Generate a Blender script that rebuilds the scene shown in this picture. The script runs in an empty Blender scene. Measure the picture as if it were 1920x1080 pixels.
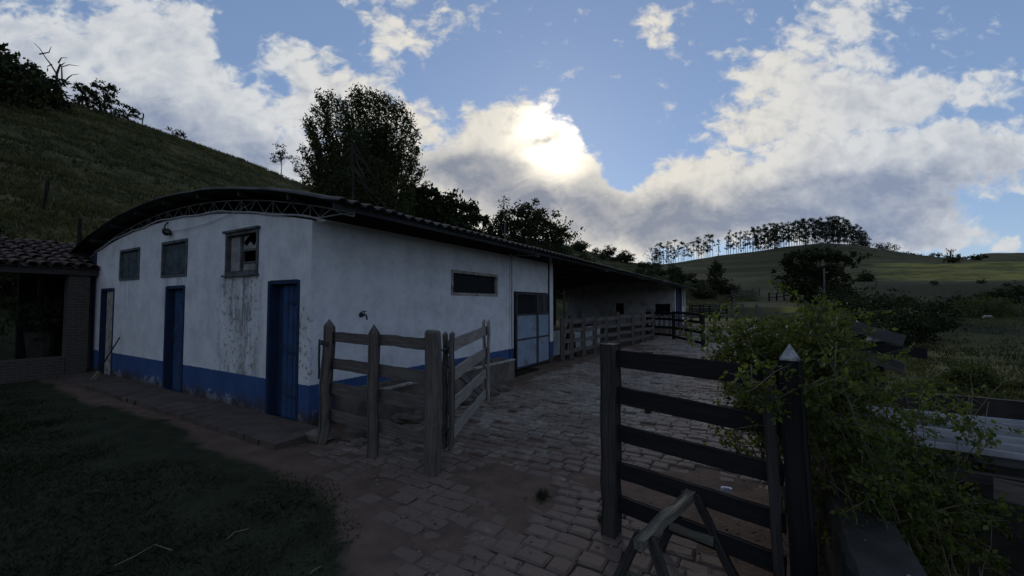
import bpy, math, random
import numpy as np
from mathutils import Vector, Matrix
R = math.radians
S = bpy.context.scene
# ------------------------------------------------------------------ camera frame (used only to lay out the survey numbers)
FPX, PITCH, HC = 766.0, R(2.24), 1.75
def ray(px, py):
    x = (px-960)/FPX; y = (540-py)/FPX
    c, s = math.cos(PITCH), math.sin(PITCH)
    return (x, c-y*s, s+y*c)
def at(px, py, Y):
    r = ray(px, py); t = Y/r[1]
    return Vector((r[0]*t, Y, HC+r[2]*t))
SUN = Vector(ray(1035, 262)).normalized()
SUN_EL = math.asin(SUN.z); SUN_AZ = math.atan2(SUN.x, SUN.y)

# ------------------------------------------------------------------ node helper
class NT:
    def __init__(s, tree): s.t = tree; s.n = tree.nodes; s.l = tree.links
    def node(s, typ, **kw):
        n = s.n.new(typ)
        for k, v in kw.items(): setattr(n, k, v)
        return n
    def put(s, sock, v):
        if isinstance(v, bpy.types.NodeSocket): s.l.new(v, sock)
        elif v is not None:
            if hasattr(sock.default_value, '__len__') and not hasattr(v, '__len__'): v = (v,)*len(sock.default_value)
            if hasattr(sock.default_value, '__len__') and len(sock.default_value) == 4 and len(v) == 3: v = (*v, 1)
            sock.default_value = v
    def m(s, op, a, b=None, c=None, clamp=False):
        n = s.node('ShaderNodeMath', operation=op, use_clamp=clamp)
        for i, v in enumerate((a, b, c)):
            if v is not None: s.put(n.inputs[i], v)
        return n.outputs[0]
    def v(s, op, a, b=None, scale=None):
        n = s.node('ShaderNodeVectorMath', operation=op)
        s.put(n.inputs[0], a)
        if b is not None: s.put(n.inputs[1], b)
        if scale is not None: s.put(n.inputs['Scale'], scale)
        return n.outputs['Value'] if op in ('LENGTH', 'DOT_PRODUCT', 'DISTANCE') else n.outputs[0]
    def rng(s, x, a, b, c=0., d=1., kind='SMOOTHSTEP'):
        n = s.node('ShaderNodeMapRange', interpolation_type=kind)
        s.put(n.inputs[0], x)
        for i, q in enumerate((a, b, c, d)): s.put(n.inputs[i+1], q)
        return n.outputs[0]
    def mix(s, f, a, b, blend='MIX'):
        n = s.node('ShaderNodeMix', data_type='RGBA', blend_type=blend)
        s.put(n.inputs[0], f); s.put(n.inputs[6], a); s.put(n.inputs[7], b)
        return n.outputs[2]
    def noise(s, vec, scale, detail=4, rough=.55, dist=0., out=0):
        n = s.node('ShaderNodeTexNoise'); s.put(n.inputs['Vector'], vec)
        n.inputs['Scale'].default_value = scale; n.inputs['Detail'].default_value = detail
        n.inputs['Roughness'].default_value = rough; n.inputs['Distortion'].default_value = dist
        return n.outputs[out]
    def mapping(s, vec, loc=(0,0,0), rot=(0,0,0), scale=(1,1,1), kind='POINT'):
        n = s.node('ShaderNodeMapping', vector_type=kind); s.put(n.inputs[0], vec)
        n.inputs[1].default_value = loc; n.inputs[2].default_value = rot; n.inputs[3].default_value = scale
        return n.outputs[0]

# ------------------------------------------------------------------ sky
SKY_STRENGTH = 0.1
def make_sky():
    w = bpy.data.worlds.new('World'); S.world = w; w.use_nodes = True
    w.node_tree.nodes.clear(); N = NT(w.node_tree)
    sky = N.node('ShaderNodeTexSky', sky_type='NISHITA'); sky.sun_disc = False
    sky.sun_elevation = SUN_EL; sky.sun_rotation = SUN_AZ
    sky.altitude = 600; sky.air_density = 1.0; sky.dust_density = 0.15; sky.ozone_density = 1.5
    d = N.node('ShaderNodeTexCoord').outputs['Generated']
    sp = N.node('ShaderNodeSeparateXYZ'); N.put(sp.inputs[0], d)
    x, y, z = sp.outputs
    yy = N.m('MAXIMUM', N.m('ABSOLUTE', y), .25)
    a = N.m('DIVIDE', x, yy); b = N.m('DIVIDE', z, yy)
    cb = N.node('ShaderNodeCombineXYZ'); N.put(cb.inputs[0], a); N.put(cb.inputs[1], b)
    p = cb.outputs[0]
    # overhead layer coordinates give the clouds their perspective
    zz = N.m('ADD', N.m('MAXIMUM', z, 0), .22)
    cq = N.node('ShaderNodeCombineXYZ'); N.put(cq.inputs[0], N.m('DIVIDE', x, zz)); N.put(cq.inputs[1], N.m('DIVIDE', y, zz))
    q = cq.outputs[0]
    def warp(vec, sc, amp, det=4, seed=0.):
        n = N.noise(N.v('ADD', vec, (seed, seed, seed)), sc, det, .6, 0, 1)
        return N.v('ADD', vec, N.v('SCALE', N.v('SUBTRACT', n, (.5, .5, .5)), scale=amp))
    p1 = warp(p, 3.2, .16, 5)
    def field(ells, vec, e0=.25, e1=1.25):
        tot = None
        for (px, py, rx, ry, rot, wt) in ells:
            r = ray(px, py)
            mp = N.mapping(vec, (r[0]/r[1], r[2]/r[1], 0), (0, 0, R(rot)), (rx/FPX, ry/FPX, 1), 'TEXTURE')
            f = N.rng(N.v('LENGTH', mp), e0, e1, wt, 0)
            tot = f if tot is None else N.m('ADD', tot, f)
        return tot
    COVER = [(140,170,430,220,0,.95),(430,230,300,170,-10,.62),(640,150,230,120,-15,.56),(330,40,170,80,0,.5),(760,40,150,70,-20,.5),
        (850,250,190,130,-20,.64),(1010,290,140,100,-20,.9),(900,380,280,90,-8,.9),(1090,350,75,75,0,.6),(1000,190,90,40,0,.25),(560,330,260,70,0,.5),
        (1560,90,200,150,25,.55),(1560,220,270,80,12,.8),(1780,180,250,50,14,.62),(1420,150,100,120,0,.3),
        (1540,330,350,65,5,.95),(1750,300,300,70,7,.95),(1290,335,120,45,8,.8),(1560,400,380,75,3,.9),(1230,415,190,60,-5,.9),
        (1240,40,55,45,0,.55),(1740,440,150,36,0,.9),(1885,458,40,16,15,.75),(1150,462,130,24,-15,.6),(1130,410,80,45,0,.6),
        (560,35,160,46,-5,-1.0),(450,75,50,80,20,-.9),(870,140,85,75,0,-.7),(500,165,75,50,-30,-.75),(785,165,75,50,0,-.6),(660,110,60,42,0,-.5),(840,215,40,50,0,-.4),(1660,235,120,25,15,-.3),
        (1150,230,70,90,0,-.5),(1165,335,50,40,0,-.45),(1820,470,70,30,0,-.25),(1880,400,80,25,10,-.3)]
    THICK = [(100,215,330,130,-15,.9),(330,270,260,75,-12,.65),(150,60,320,60,0,.35),(560,320,200,50,-12,.35),(930,345,230,65,-10,.85),(1010,392,140,36,0,.45),(840,320,150,60,0,.45),(1022,252,60,30,20,1.25),
        (1560,380,360,70,4,.8),(1780,325,280,60,8,.65),(1330,400,220,50,8,.55),(1230,420,150,45,-3,.6),(1500,425,360,50,0,.6),(1740,448,120,26,0,.7),
        (1580,200,90,40,0,.35),(1700,250,140,30,10,.2)]
    cover = field(COVER, p1)
    # detail noise, sampled twice so the side that faces the sun is brighter
    pd = N.v('ADD', N.v('MULTIPLY', p, (4.2, 6.2, 1)), N.v('MULTIPLY', q, (.18, .18, 0)))
    sc2 = SUN.x/SUN.y; sb2 = SUN.z/SUN.y
    tos = N.v('NORMALIZE', N.v('SUBTRACT', (sc2, sb2, 0), p))
    def det(vec):
        f1 = N.noise(vec, 1.5, 8, .56, .2)
        f2 = N.noise(N.v('ADD', vec, (7, 3, 0)), 4.2, 6, .56, .35)
        return N.m('ADD', N.m('MULTIPLY', N.m('SUBTRACT', f1, .5), 1.5), N.m('MULTIPLY', N.m('SUBTRACT', f2, .5), 1.7))
    n1 = det(pd)
    n2 = det(N.v('ADD', pd, N.v('SCALE', tos, scale=.16)))
    dens = N.m('ADD', cover, n1)
    lowf = N.noise(N.v('ADD', pd, (2, 9, 0)), .8, 5, .55, .2)
    alpha = N.rng(dens, .16, .74)
    alpha = N.m('MULTIPLY', alpha, N.rng(z, .0, .06))
    tf = field(THICK, warp(p1, 5.5, .12, 5, 3.), .0, 1.5)
    thick = N.m('ADD', N.m('ADD', N.m('MULTIPLY', tf, .85), N.m('MULTIPLY', N.m('SUBTRACT', lowf, .5), 1.3)), N.m('ADD', N.m('MULTIPLY', n1, .62), N.m('MULTIPLY', N.m('SUBTRACT', dens, 1.0), .16)))
    grey = N.rng(thick, -.05, 1.35, 0, 1, 'SMOOTHSTEP')
    relief = N.m('MULTIPLY', N.m('SUBTRACT', n1, n2), N.m('SUBTRACT', .62, N.m('MULTIPLY', grey, .3)))
    stk = N.noise(N.mapping(p1, (3, 5, 0), (0, 0, R(-14)), (3.2, 15, 1)), 1, 6, .6, .4)      # long streaks through the banks
    g2 = N.m('SUBTRACT', N.m('ADD', grey, .05), N.m('ADD', relief, N.m('MULTIPLY', N.m('SUBTRACT', stk, .46), N.m('MULTIPLY', grey, 1.5))), None, True)
    cs = N.v('DOT_PRODUCT', d, tuple(SUN))
    near = N.rng(cs, .80, .985)
    core = N.m('POWER', N.rng(cs, .985, .9998, 0, 1, 'LINEAR'), 5.0)
    white = N.mix(near, (6.6, 6.85, 7.1), (7.9, 7.5, 6.7))
    dark = N.mix(near, (2.45, 3.0, 4.2), (2.6, 2.85, 3.5))
    cl = N.mix(g2, white, dark)
    cl = N.mix(N.m('MULTIPLY', core, N.m('SUBTRACT', 1.0, N.m('MULTIPLY', g2, .9), None, True)), cl, (25, 22, 17))
    gm = N.node('ShaderNodeGamma'); N.put(gm.inputs[0], sky.outputs[0]); gm.inputs[1].default_value = .55
    base = N.mix(1.0, gm.outputs[0], SKYTINT, 'MULTIPLY')
    col = N.mix(alpha, base, cl)
    # broken cloud added out of view overhead and behind, brightening ground and walls
    ov = N.noise(q, 1.3, 6, .6, .3)
    back = N.m('MAXIMUM', N.rng(z, .70, .86), N.rng(y, .05, -.35, 0, .8))
    oa = N.m('MULTIPLY', back, N.rng(ov, .36, .56, .25, .95))
    col = N.mix(N.m('MULTIPLY', oa, N.rng(z, .0, .08)), col, FILL_CLOUD)
    bg = N.node('ShaderNodeBackground'); N.put(bg.inputs[0], col); bg.inputs[1].default_value = SKY_STRENGTH
    out = N.node('ShaderNodeOutputWorld'); N.l.new(bg.outputs[0], out.inputs[0])
    w.cycles.sampling_method = 'MANUAL'; w.cycles.sample_map_resolution = 1024
SKYTINT = (1.5, 1.78, 2.28)
FILL_CLOUD = (2.9, 3.45, 4.6)
make_sky()
cam = bpy.data.cameras.new('camera'); co = bpy.data.objects.new('camera', cam); S.collection.objects.link(co)
co.location = (0, 0, HC); co.rotation_euler = (R(90)+PITCH, 0, 0); cam.lens = 36*FPX/1920; cam.sensor_width = 36
cam.clip_start = .05; cam.clip_end = 5000; S.camera = co
S.view_settings.view_transform = 'Standard'; S.view_settings.look = 'None'
S.view_settings.exposure = 0

SUN_E = 0.6
# ------------------------------------------------------------------ small numeric helpers
rnd = random.Random(7)
NR = np.random.default_rng(11)
def _h(ix, iy, seed):
    n = (ix.astype(np.int64)*374761393 + iy.astype(np.int64)*668265263 + seed*974711) & 0x7fffffff
    n = ((n ^ (n >> 13))*1274126177) & 0x7fffffff
    return ((n ^ (n >> 16)) & 0xffff)/65535.0
def vnoise(x, y, seed=0):
    x = np.asarray(x, float); y = np.asarray(y, float)
    ix = np.floor(x); iy = np.floor(y); fx = x-ix; fy = y-iy
    fx = fx*fx*(3-2*fx); fy = fy*fy*(3-2*fy)
    a = _h(ix, iy, seed); b = _h(ix+1, iy, seed); c = _h(ix, iy+1, seed); d = _h(ix+1, iy+1, seed)
    return (a*(1-fx)+b*fx)*(1-fy)+(c*(1-fx)+d*fx)*fy
def fbm(x, y, seed=0, o=4):
    t = 0; a = .5; s = 0
    for i in range(o):
        t = t+a*vnoise(x*2**i, y*2**i, seed+i); s += a; a *= .5
    return t/s
def sst(a, b, x):
    t = np.clip((np.asarray(x, float)-a)/(b-a), 0, 1); return t*t*(3-2*t)

# ------------------------------------------------------------------ materials
def new_mat(name):
    m = bpy.data.materials.new(name); m.use_nodes = True
    m.node_tree.nodes.clear(); N = NT(m.node_tree)
    out = N.node('ShaderNodeOutputMaterial'); b = N.node('ShaderNodeBsdfPrincipled')
    N.l.new(b.outputs[0], out.inputs[0])
    return m, N, b, out
def attr(N, name, k='Vector'):
    n = N.node('ShaderNodeAttribute'); n.attribute_name = name; return n.outputs[k]
def bump(N, b, h, dist=.01, strength=.6):
    n = N.node('ShaderNodeBump'); n.inputs['Strength'].default_value = strength; n.inputs['Distance'].default_value = dist
    N.put(n.inputs['Height'], h); N.l.new(n.outputs[0], b.inputs['Normal'])
def mat_wood(name, c0, c1, lichen=None, rough=.85):
    m, N, b, o = new_mat(name)
    bc = attr(N, 'bc')
    g = N.noise(N.mapping(bc, scale=(3, 60, 60)), 1, 6, .6, .4)
    k = N.noise(N.mapping(bc, scale=(2.2, 9, 9)), 1, 4, .6)
    col = N.mix(N.rng(g, .3, .7), c0, c1)
    col = N.mix(N.rng(k, .5, .75, 0, .6), col, tuple(x*.45 for x in c0))
    if lichen:
        sp = N.noise(bc, 14, 5, .7); col = N.mix(N.rng(sp, .56, .7, 0, .7), col, lichen)
    N.put(b.inputs['Base Color'], col); b.inputs['Roughness'].default_value = rough
    b.inputs['Specular IOR Level'].default_value = .25
    bump(N, b, g, .004, .7)
    return m
def mat_plain(name, c0, c1=None, scale=6, rough=.8, metal=0, bmp=.002, spec=.3, stain=None, coord='bc'):
    m, N, b, o = new_mat(name)
    bc = attr(N, coord) if coord == 'bc' else N.node('ShaderNodeTexCoord').outputs['Object']
    n = N.noise(bc, scale, 6, .6, .2); c1 = c1 or tuple(x*.6 for x in c0)
    col = N.mix(N.rng(n, .3, .7), c0, c1)
    if stain:
        s2 = N.noise(N.v('ADD', bc, (3, 1, 8)), scale*.6, 7, .68); col = N.mix(N.rng(s2, .5, .68, 0, .85), col, stain)
    N.put(b.inputs['Base Color'], col); b.inputs['Roughness'].default_value = rough
    b.inputs['Metallic'].default_value = metal; b.inputs['Specular IOR Level'].default_value = spec
    if bmp: bump(N, b, N.noise(bc, scale*5, 5, .65), bmp, .6)
    return m
def mat_leaf(name, c0, c1, trans=.35, spec=.08, rough=.6):
    m, N, b, o = new_mat(name)
    r = attr(N, 'rnd', 'Fac')
    col = N.mix(r, c0, c1)
    N.put(b.inputs['Base Color'], col); b.inputs['Roughness'].default_value = rough
    b.inputs['Specular IOR Level'].default_value = spec
    t = N.node('ShaderNodeBsdfTranslucent')
    N.put(t.inputs[0], N.mix(1.0, col, (1.5, 1.7, .7), 'MULTIPLY'))
    mx = N.node('ShaderNodeMixShader'); mx.inputs[0].default_value = trans
    N.l.new(b.outputs[0], mx.inputs[1]); N.l.new(t.outputs[0], mx.inputs[2]); N.l.new(mx.outputs[0], o.inputs[0])
    return m
def mat_wall():
    """white limewash with a blue skirting band, rain streaks and splashed mud"""
    m, N, b, o = new_mat('painted plaster')
    p = N.node('ShaderNodeTexCoord').outputs['Object']
    sp = N.node('ShaderNodeSeparateXYZ'); N.put(sp.inputs[0], p); s, t, z = sp.outputs
    n0 = N.noise(p, 2.2, 5, .6); n1 = N.noise(p, 11, 6, .65); n2 = N.noise(p, 45, 5, .7)
    white = N.mix(N.rng(n0, .3, .75), (.66, .67, .69), (.52, .53, .55))
    # rain streaks
    st = N.noise(N.mapping(p, scale=(9, 9, .55)), 1, 7, .65, .3)
    blot = N.noise(N.mapping(p, scale=(2.6, 2.6, 1.3)), 1, 4, .6)
    front = N.rng(s, .02, .05, 1, 0)
    def zone(t0, t1, z0, z1, soft=.35):
        a = N.m('MULTIPLY', N.rng(t, t0-soft, t0+soft), N.rng(t, t1-soft, t1+soft, 1, 0))
        return N.m('MULTIPLY', a, N.m('MULTIPLY', N.rng(z, z0-.15, z0+.15), N.rng(z, z1-.06, z1+.06, 1, 0)))
    z1 = N.m('MULTIPLY', zone(1.4, 2.5, .5, 2.26, .3), front)
    z2 = N.m('MULTIPLY', N.m('ADD', zone(3.9, 5.0, 1.6, 2.28, .1), zone(6.2, 7.3, 1.7, 2.28, .1)), front)
    z3 = N.m('MULTIPLY', zone(-.2, .3, .55, 1.7, .1), front)
    sm = N.m('MULTIPLY', N.rng(N.m('ADD', st, N.m('MULTIPLY', N.m('SUBTRACT', blot, .5), .8)), .42, .72), N.m('ADD', z1, N.m('MULTIPLY', z2, .45), None, True))
    col = N.mix(N.m('MULTIPLY', sm, .8), white, (.085, .085, .08))
    speck = N.m('MULTIPLY', N.rng(N.m('ADD', n1, N.m('MULTIPLY', n2, .35)), .70, .80), N.m('MULTIPLY', N.m('ADD', N.m('ADD', z1, .16), z3, None, True), .75))
    col = N.mix(speck, col, (.10, .10, .09))
    gr = N.m('MULTIPLY', N.rng(N.m('ADD', N.m('MULTIPLY', st, .6), N.m('MULTIPLY', n0, .5)), .5, .75), .12)
    col = N.mix(gr, col, (.25, .25, .24))
    # faint stain below the tap
    # blue band
    edge = N.m('ADD', z, N.m('MULTIPLY', N.m('SUBTRACT', n1, .5), .035))
    blue = N.mix(N.rng(n0, .3, .7), (.034, .072, .18), (.045, .09, .21))
    pe = N.m('ADD', N.m('MULTIPLY', n1, .6), N.m('ADD', N.m('MULTIPLY', n0, .5), N.m('MULTIPLY', N.rng(z, 0, .5, .16, -.1), 1)))
    blue = N.mix(N.rng(pe, .64, .70, 0, .7), blue, (.3, .31, .31))
    col = N.mix(N.rng(edge, .605, .612), blue, col)
    mud = N.rng(N.m('ADD', z, N.m('MULTIPLY', N.m('SUBTRACT', n0, .5), .55)), .06, .34, .9, 0)
    col = N.mix(mud, col, (.055, .042, .034))
    N.put(b.inputs['Base Color'], col); b.inputs['Roughness'].default_value = .9; b.inputs['Specular IOR Level'].default_value = .15
    bump(N, b, N.m('ADD', n1, N.m('MULTIPLY', n2, .4)), .006, .55)
    return m
def mat_brick(name, c0, c1, mortar, sc=1.0):
    m, N, b, o = new_mat(name)
    p = N.node('ShaderNodeTexCoord').outputs['Object']
    sp = N.node('ShaderNodeSeparateXYZ'); N.put(sp.inputs[0], p)
    cb = N.node('ShaderNodeCombineXYZ'); N.put(cb.inputs[0], N.m('ADD', sp.outputs[0], sp.outputs[1])); N.put(cb.inputs[1], sp.outputs[2])
    t = N.node('ShaderNodeTexBrick'); N.put(t.inputs['Vector'], cb.outputs[0])
    N.put(t.inputs['Color1'], c0); N.put(t.inputs['Color2'], c1); N.put(t.inputs['Mortar'], mortar)
    t.inputs['Scale'].default_value = sc; t.inputs['Brick Width'].default_value = .2; t.inputs['Row Height'].default_value = .068
    t.inputs['Mortar Size'].default_value = .012
    n = N.noise(p, 9, 6, .65)
    N.put(b.inputs['Base Color'], N.mix(N.rng(n, .4, .7, 0, .7), t.outputs[0], mortar)); b.inputs['Roughness'].default_value = .95
    bump(N, b, t.outputs['Fac'], .008, -.5)
    return m
def mat_ground():
    m, N, b, o = new_mat('ground')
    p = N.node('ShaderNodeTexCoord').outputs['Object']
    dirt = attr(N, 'dirt', 'Fac'); pas = attr(N, 'pasture', 'Fac')
    n0 = N.noise(p, .35, 6, .6); n1 = N.noise(p, 3, 6, .62)
    bd = N.noise(N.mapping(p, scale=(.07, .07, .9)), 1, 5, .6, .6); n2 = N.noise(p, 24, 5, .7)
    grass = N.mix(N.rng(n1, .3, .7), (.020, .025, .015), (.036, .042, .023))
    past = N.mix(N.rng(N.m('ADD', N.m('MULTIPLY', n0, .3), N.m('ADD', N.m('MULTIPLY', n1, .25), N.m('MULTIPLY', bd, .55))), .42, .66), (.024, .03, .014), (.10, .094, .040))
    lush_sunlit = N.mix(N.rng(N.m('ADD', N.m('MULTIPLY', n0, .4), N.m('MULTIPLY', bd, .6)), .38, .62), (.055, .066, .023), (.205, .19, .052))  # meadow green that also paints the sunlight on far bench and knoll
    g = N.mix(N.rng(pas, 0, .5), grass, past); g = N.mix(N.rng(pas, .5, 1), g, lush_sunlit)
    so = N.mix(N.rng(n1, .3, .7), (.145, .10, .076), (.085, .062, .05))
    so = N.mix(N.rng(n2, .55, .75, 0, .6), so, (.18, .13, .105))
    f = N.rng(N.m('ADD', dirt, N.m('MULTIPLY', N.m('SUBTRACT', n1, .5), .9)), .35, .65)
    N.put(b.inputs['Base Color'], N.mix(f, g, so)); b.inputs['Roughness'].default_value = 1; b.inputs['Specular IOR Level'].default_value = .08
    bump(N, b, N.m('ADD', n2, n1), .03, .6)
    return m
def mat_stone():
    m, N, b, o = new_mat('paving stone')
    p = N.node('ShaderNodeTexCoord').outputs['Object']
    r = attr(N, 'rnd', 'Fac')
    n1 = N.noise(p, 9, 6, .65); n2 = N.noise(p, 60, 4, .7); n0 = N.noise(p, .9, 5, .6)
    c = N.mix(r, (.15, .13, .108), (.27, .238, .20)); c = N.mix(N.rng(n1, .4, .7, 0, .6), c, (.125, .11, .096))
    c = N.mix(N.rng(n2, .5, .72, 0, .5), c, (.09, .078, .067))
    sp = N.node('ShaderNodeSeparateXYZ'); N.put(sp.inputs[0], p)
    tracked = N.rng(N.m('ADD', sp.outputs[1], N.m('MULTIPLY', n0, 3)), 8.5, 3.5, 0, .26)     # mud trodden in from the lawn side
    c = N.mix(N.rng(N.m('ADD', tracked, N.m('ADD', n0, N.m('MULTIPLY', n1, .45))), .64, .86, 0, .9), c, (.115, .082, .067))
    N.put(b.inputs['Base Color'], c); b.inputs['Roughness'].default_value = .8; b.inputs['Specular IOR Level'].default_value = .3
    bump(N, b, N.m('ADD', n1, N.m('MULTIPLY', n2, .5)), .012, .8)
    return m
def mat_glass(name, c, rough=.25):
    m, N, b, o = new_mat(name)
    n = N.noise(N.node('ShaderNodeTexCoord').outputs['Object'], 5, 6, .65)
    N.put(b.inputs['Base Color'], N.mix(N.rng(n, .35, .7), c, tuple(x*.45 for x in c))); b.inputs['Roughness'].default_value = rough
    b.inputs['Specular IOR Level'].default_value = .4
    return m
M = dict(
    wall=mat_wall(), ground=mat_ground(), stone=mat_stone(),
    roof=mat_plain('fibre cement roof', (.085, .08, .078), (.04, .04, .04), 1.6, .95, stain=(.02, .022, .02)),
    steel=mat_plain('dull truss steel', (.32, .32, .33), (.2, .19, .18), 8, .6, .2),
    darksteel=mat_plain('dark steel', (.05, .055, .065), (.03, .03, .03), 9, .6, .2),
    pipe=mat_plain('white conduit', (.5, .5, .5), (.35, .35, .35), 5, .5),
    bluedoor=mat_plain('blue door paint', (.03, .07, .16), (.018, .045, .11), 5, .6, stain=(.03, .035, .045)),
    bluejamb=mat_plain('dark blue jamb paint', (.01, .03, .085), (.012, .022, .05), 5, .7),
    oldwhite=mat_plain('peeling white paint', (.42, .40, .36), (.2, .18, .16), 8, .85, stain=(.09, .06, .05)),
    greymetal=mat_plain('blue grey sheet metal', (.24, .30, .38), (.19, .24, .31), 4, .55, .15, stain=(.15, .14, .14)),
    winframe=mat_plain('weathered window frame', (.12, .13, .14), (.06, .06, .06), 8, .8, stain=(.03, .03, .03)),
    pane=mat_glass('dusty pane', (.085, .115, .13)), paledust=mat_glass('pale dusty pane', (.28, .28, .27), .5),
    dimwall=mat_plain('bare limewash', (.5, .5, .5), (.36, .36, .36), 2, .9, bmp=.004, stain=(.2, .19, .18)),
    darkpane=mat_plain('dark pane', (.010, .012, .015), None, 4, .6, bmp=0, spec=.12),
    grit=mat_plain('grit', (.2, .17, .14), (.03, .025, .022), 2.5, .95, bmp=0),
    litterleaf=mat_leaf('dead leaves', (.05, .04, .03), (.22, .2, .16), .1),
    slab=mat_plain('muddy slab', (.095, .075, .063), (.06, .047, .04), 5, .95, bmp=.01, stain=(.045, .036, .03)),
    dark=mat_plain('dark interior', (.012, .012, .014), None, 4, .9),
    concrete=mat_plain('old concrete', (.15, .128, .11), (.085, .07, .06), 4, .95, bmp=.008, stain=(.06, .05, .043)),
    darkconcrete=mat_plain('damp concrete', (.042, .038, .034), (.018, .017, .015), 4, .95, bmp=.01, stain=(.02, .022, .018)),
    wood=mat_wood('weathered fence wood', (.135, .122, .11), (.065, .057, .052), (.13, .125, .11)),
    lightwood=mat_wood('silvered board', (.30, .275, .24), (.16, .14, .12), (.27, .25, .21)),
    darkwood=mat_wood('tarred board', (.017, .0165, .017), (.009, .009, .0095)),
    midwood=mat_wood('dark stile wood', (.06, .055, .052), (.03, .028, .028)),
    farwood=mat_wood('far fence wood', (.13, .12, .115), (.07, .065, .06)),
    greenwood=mat_wood('mossy sawhorse wood', (.17, .16, .125), (.07, .068, .052), (.22, .215, .17)),
    tile=mat_plain('clay barrel tile', (.10, .062, .05), (.05, .036, .032), 4, .9, stain=(.03, .028, .026)),
    brick=mat_brick('old brick', (.06, .045, .036), (.048, .037, .031), (.075, .07, .065)),
    white=mat_plain('white cap paint', (.42, .43, .45), (.22, .22, .22), 30, .8, stain=(.06, .06, .05)),
    packet=mat_plain('pale packet', (.6, .64, .72), (.4, .44, .52), 30, .5),
    straw=mat_plain('dry straw', (.3, .26, .18), None, 20, .9, bmp=0),
    bark=mat_plain('bark', (.06, .052, .045), (.03, .026, .023), 6, .95, bmp=.01),
    palebark=mat_plain('pale bark', (.17, .155, .14), (.09, .08, .07), 4, .9),
    corrug=mat_plain('corrugated sheet', (.21, .22, .23), (.13, .135, .14), 3, .5, .1, stain=(.06, .06, .055)),
    blades=mat_leaf('lawn grass', (.024, .031, .018), (.052, .058, .032), .15),
    tuft=mat_leaf('pasture tufts', (.022, .028, .012), (.09, .088, .038), .25),
    bamboo=mat_leaf('feathery leaves', (.03, .038, .015), (.055, .064, .026), .25),
    leafdark=mat_leaf('dark glossy leaves', (.016, .022, .011), (.032, .04, .018), .18),
    leafmid=mat_leaf('scrub leaves', (.02, .027, .012), (.042, .046, .02), .2),
    leafeuc=mat_leaf('eucalyptus leaves', (.026, .034, .024), (.05, .06, .04), .3),
    leafrose=mat_leaf('rose leaves', (.028, .046, .014), (.115, .13, .034), .45, .14, .5),
    leafgreen=mat_leaf('bright bush leaves', (.034, .046, .018), (.08, .088, .032), .3),
    hip=mat_plain('red hips', (.10, .012, .008), None, 20, .4, bmp=0),
    petal=mat_plain('white petals', (.55, .55, .5), None, 20, .7, bmp=0),
    cane=mat_plain('rose canes', (.16, .14, .09), (.06, .052, .035), 12, .8, bmp=0),
)

# ------------------------------------------------------------------ scene graph helpers
MW = {}
def tag(o, label=None, cat=None, group=None, kind=None):
    for k, q in (('label', label), ('category', cat), ('group', group), ('kind', kind)):
        if q: o[k] = q
    return o
def thing(name, label, cat, loc=(0, 0, 0), rz=0., group=None):
    o = bpy.data.objects.new(name, None); S.collection.objects.link(o)
    o.empty_display_size = .3
    o.location = loc; o.rotation_euler = (0, 0, rz)
    MW[o] = Matrix.Translation(Vector(loc)) @ Matrix.Rotation(rz, 4, 'Z')
    return tag(o, label, cat, group)
def copy_tree(src, loc, rz=0., sc=1., label=None):
    c = src.copy(); S.collection.objects.link(c)
    c.location = loc; c.rotation_euler = (0, 0, rz); c.scale = (sc,)*3 if not hasattr(sc, '__len__') else sc
    if label: c['label'] = label
    for ch in src.children:
        d = ch.copy(); S.collection.objects.link(d); d.parent = c
        for g in ch.children:
            e = g.copy(); S.collection.objects.link(e); e.parent = d
    return c
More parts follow.
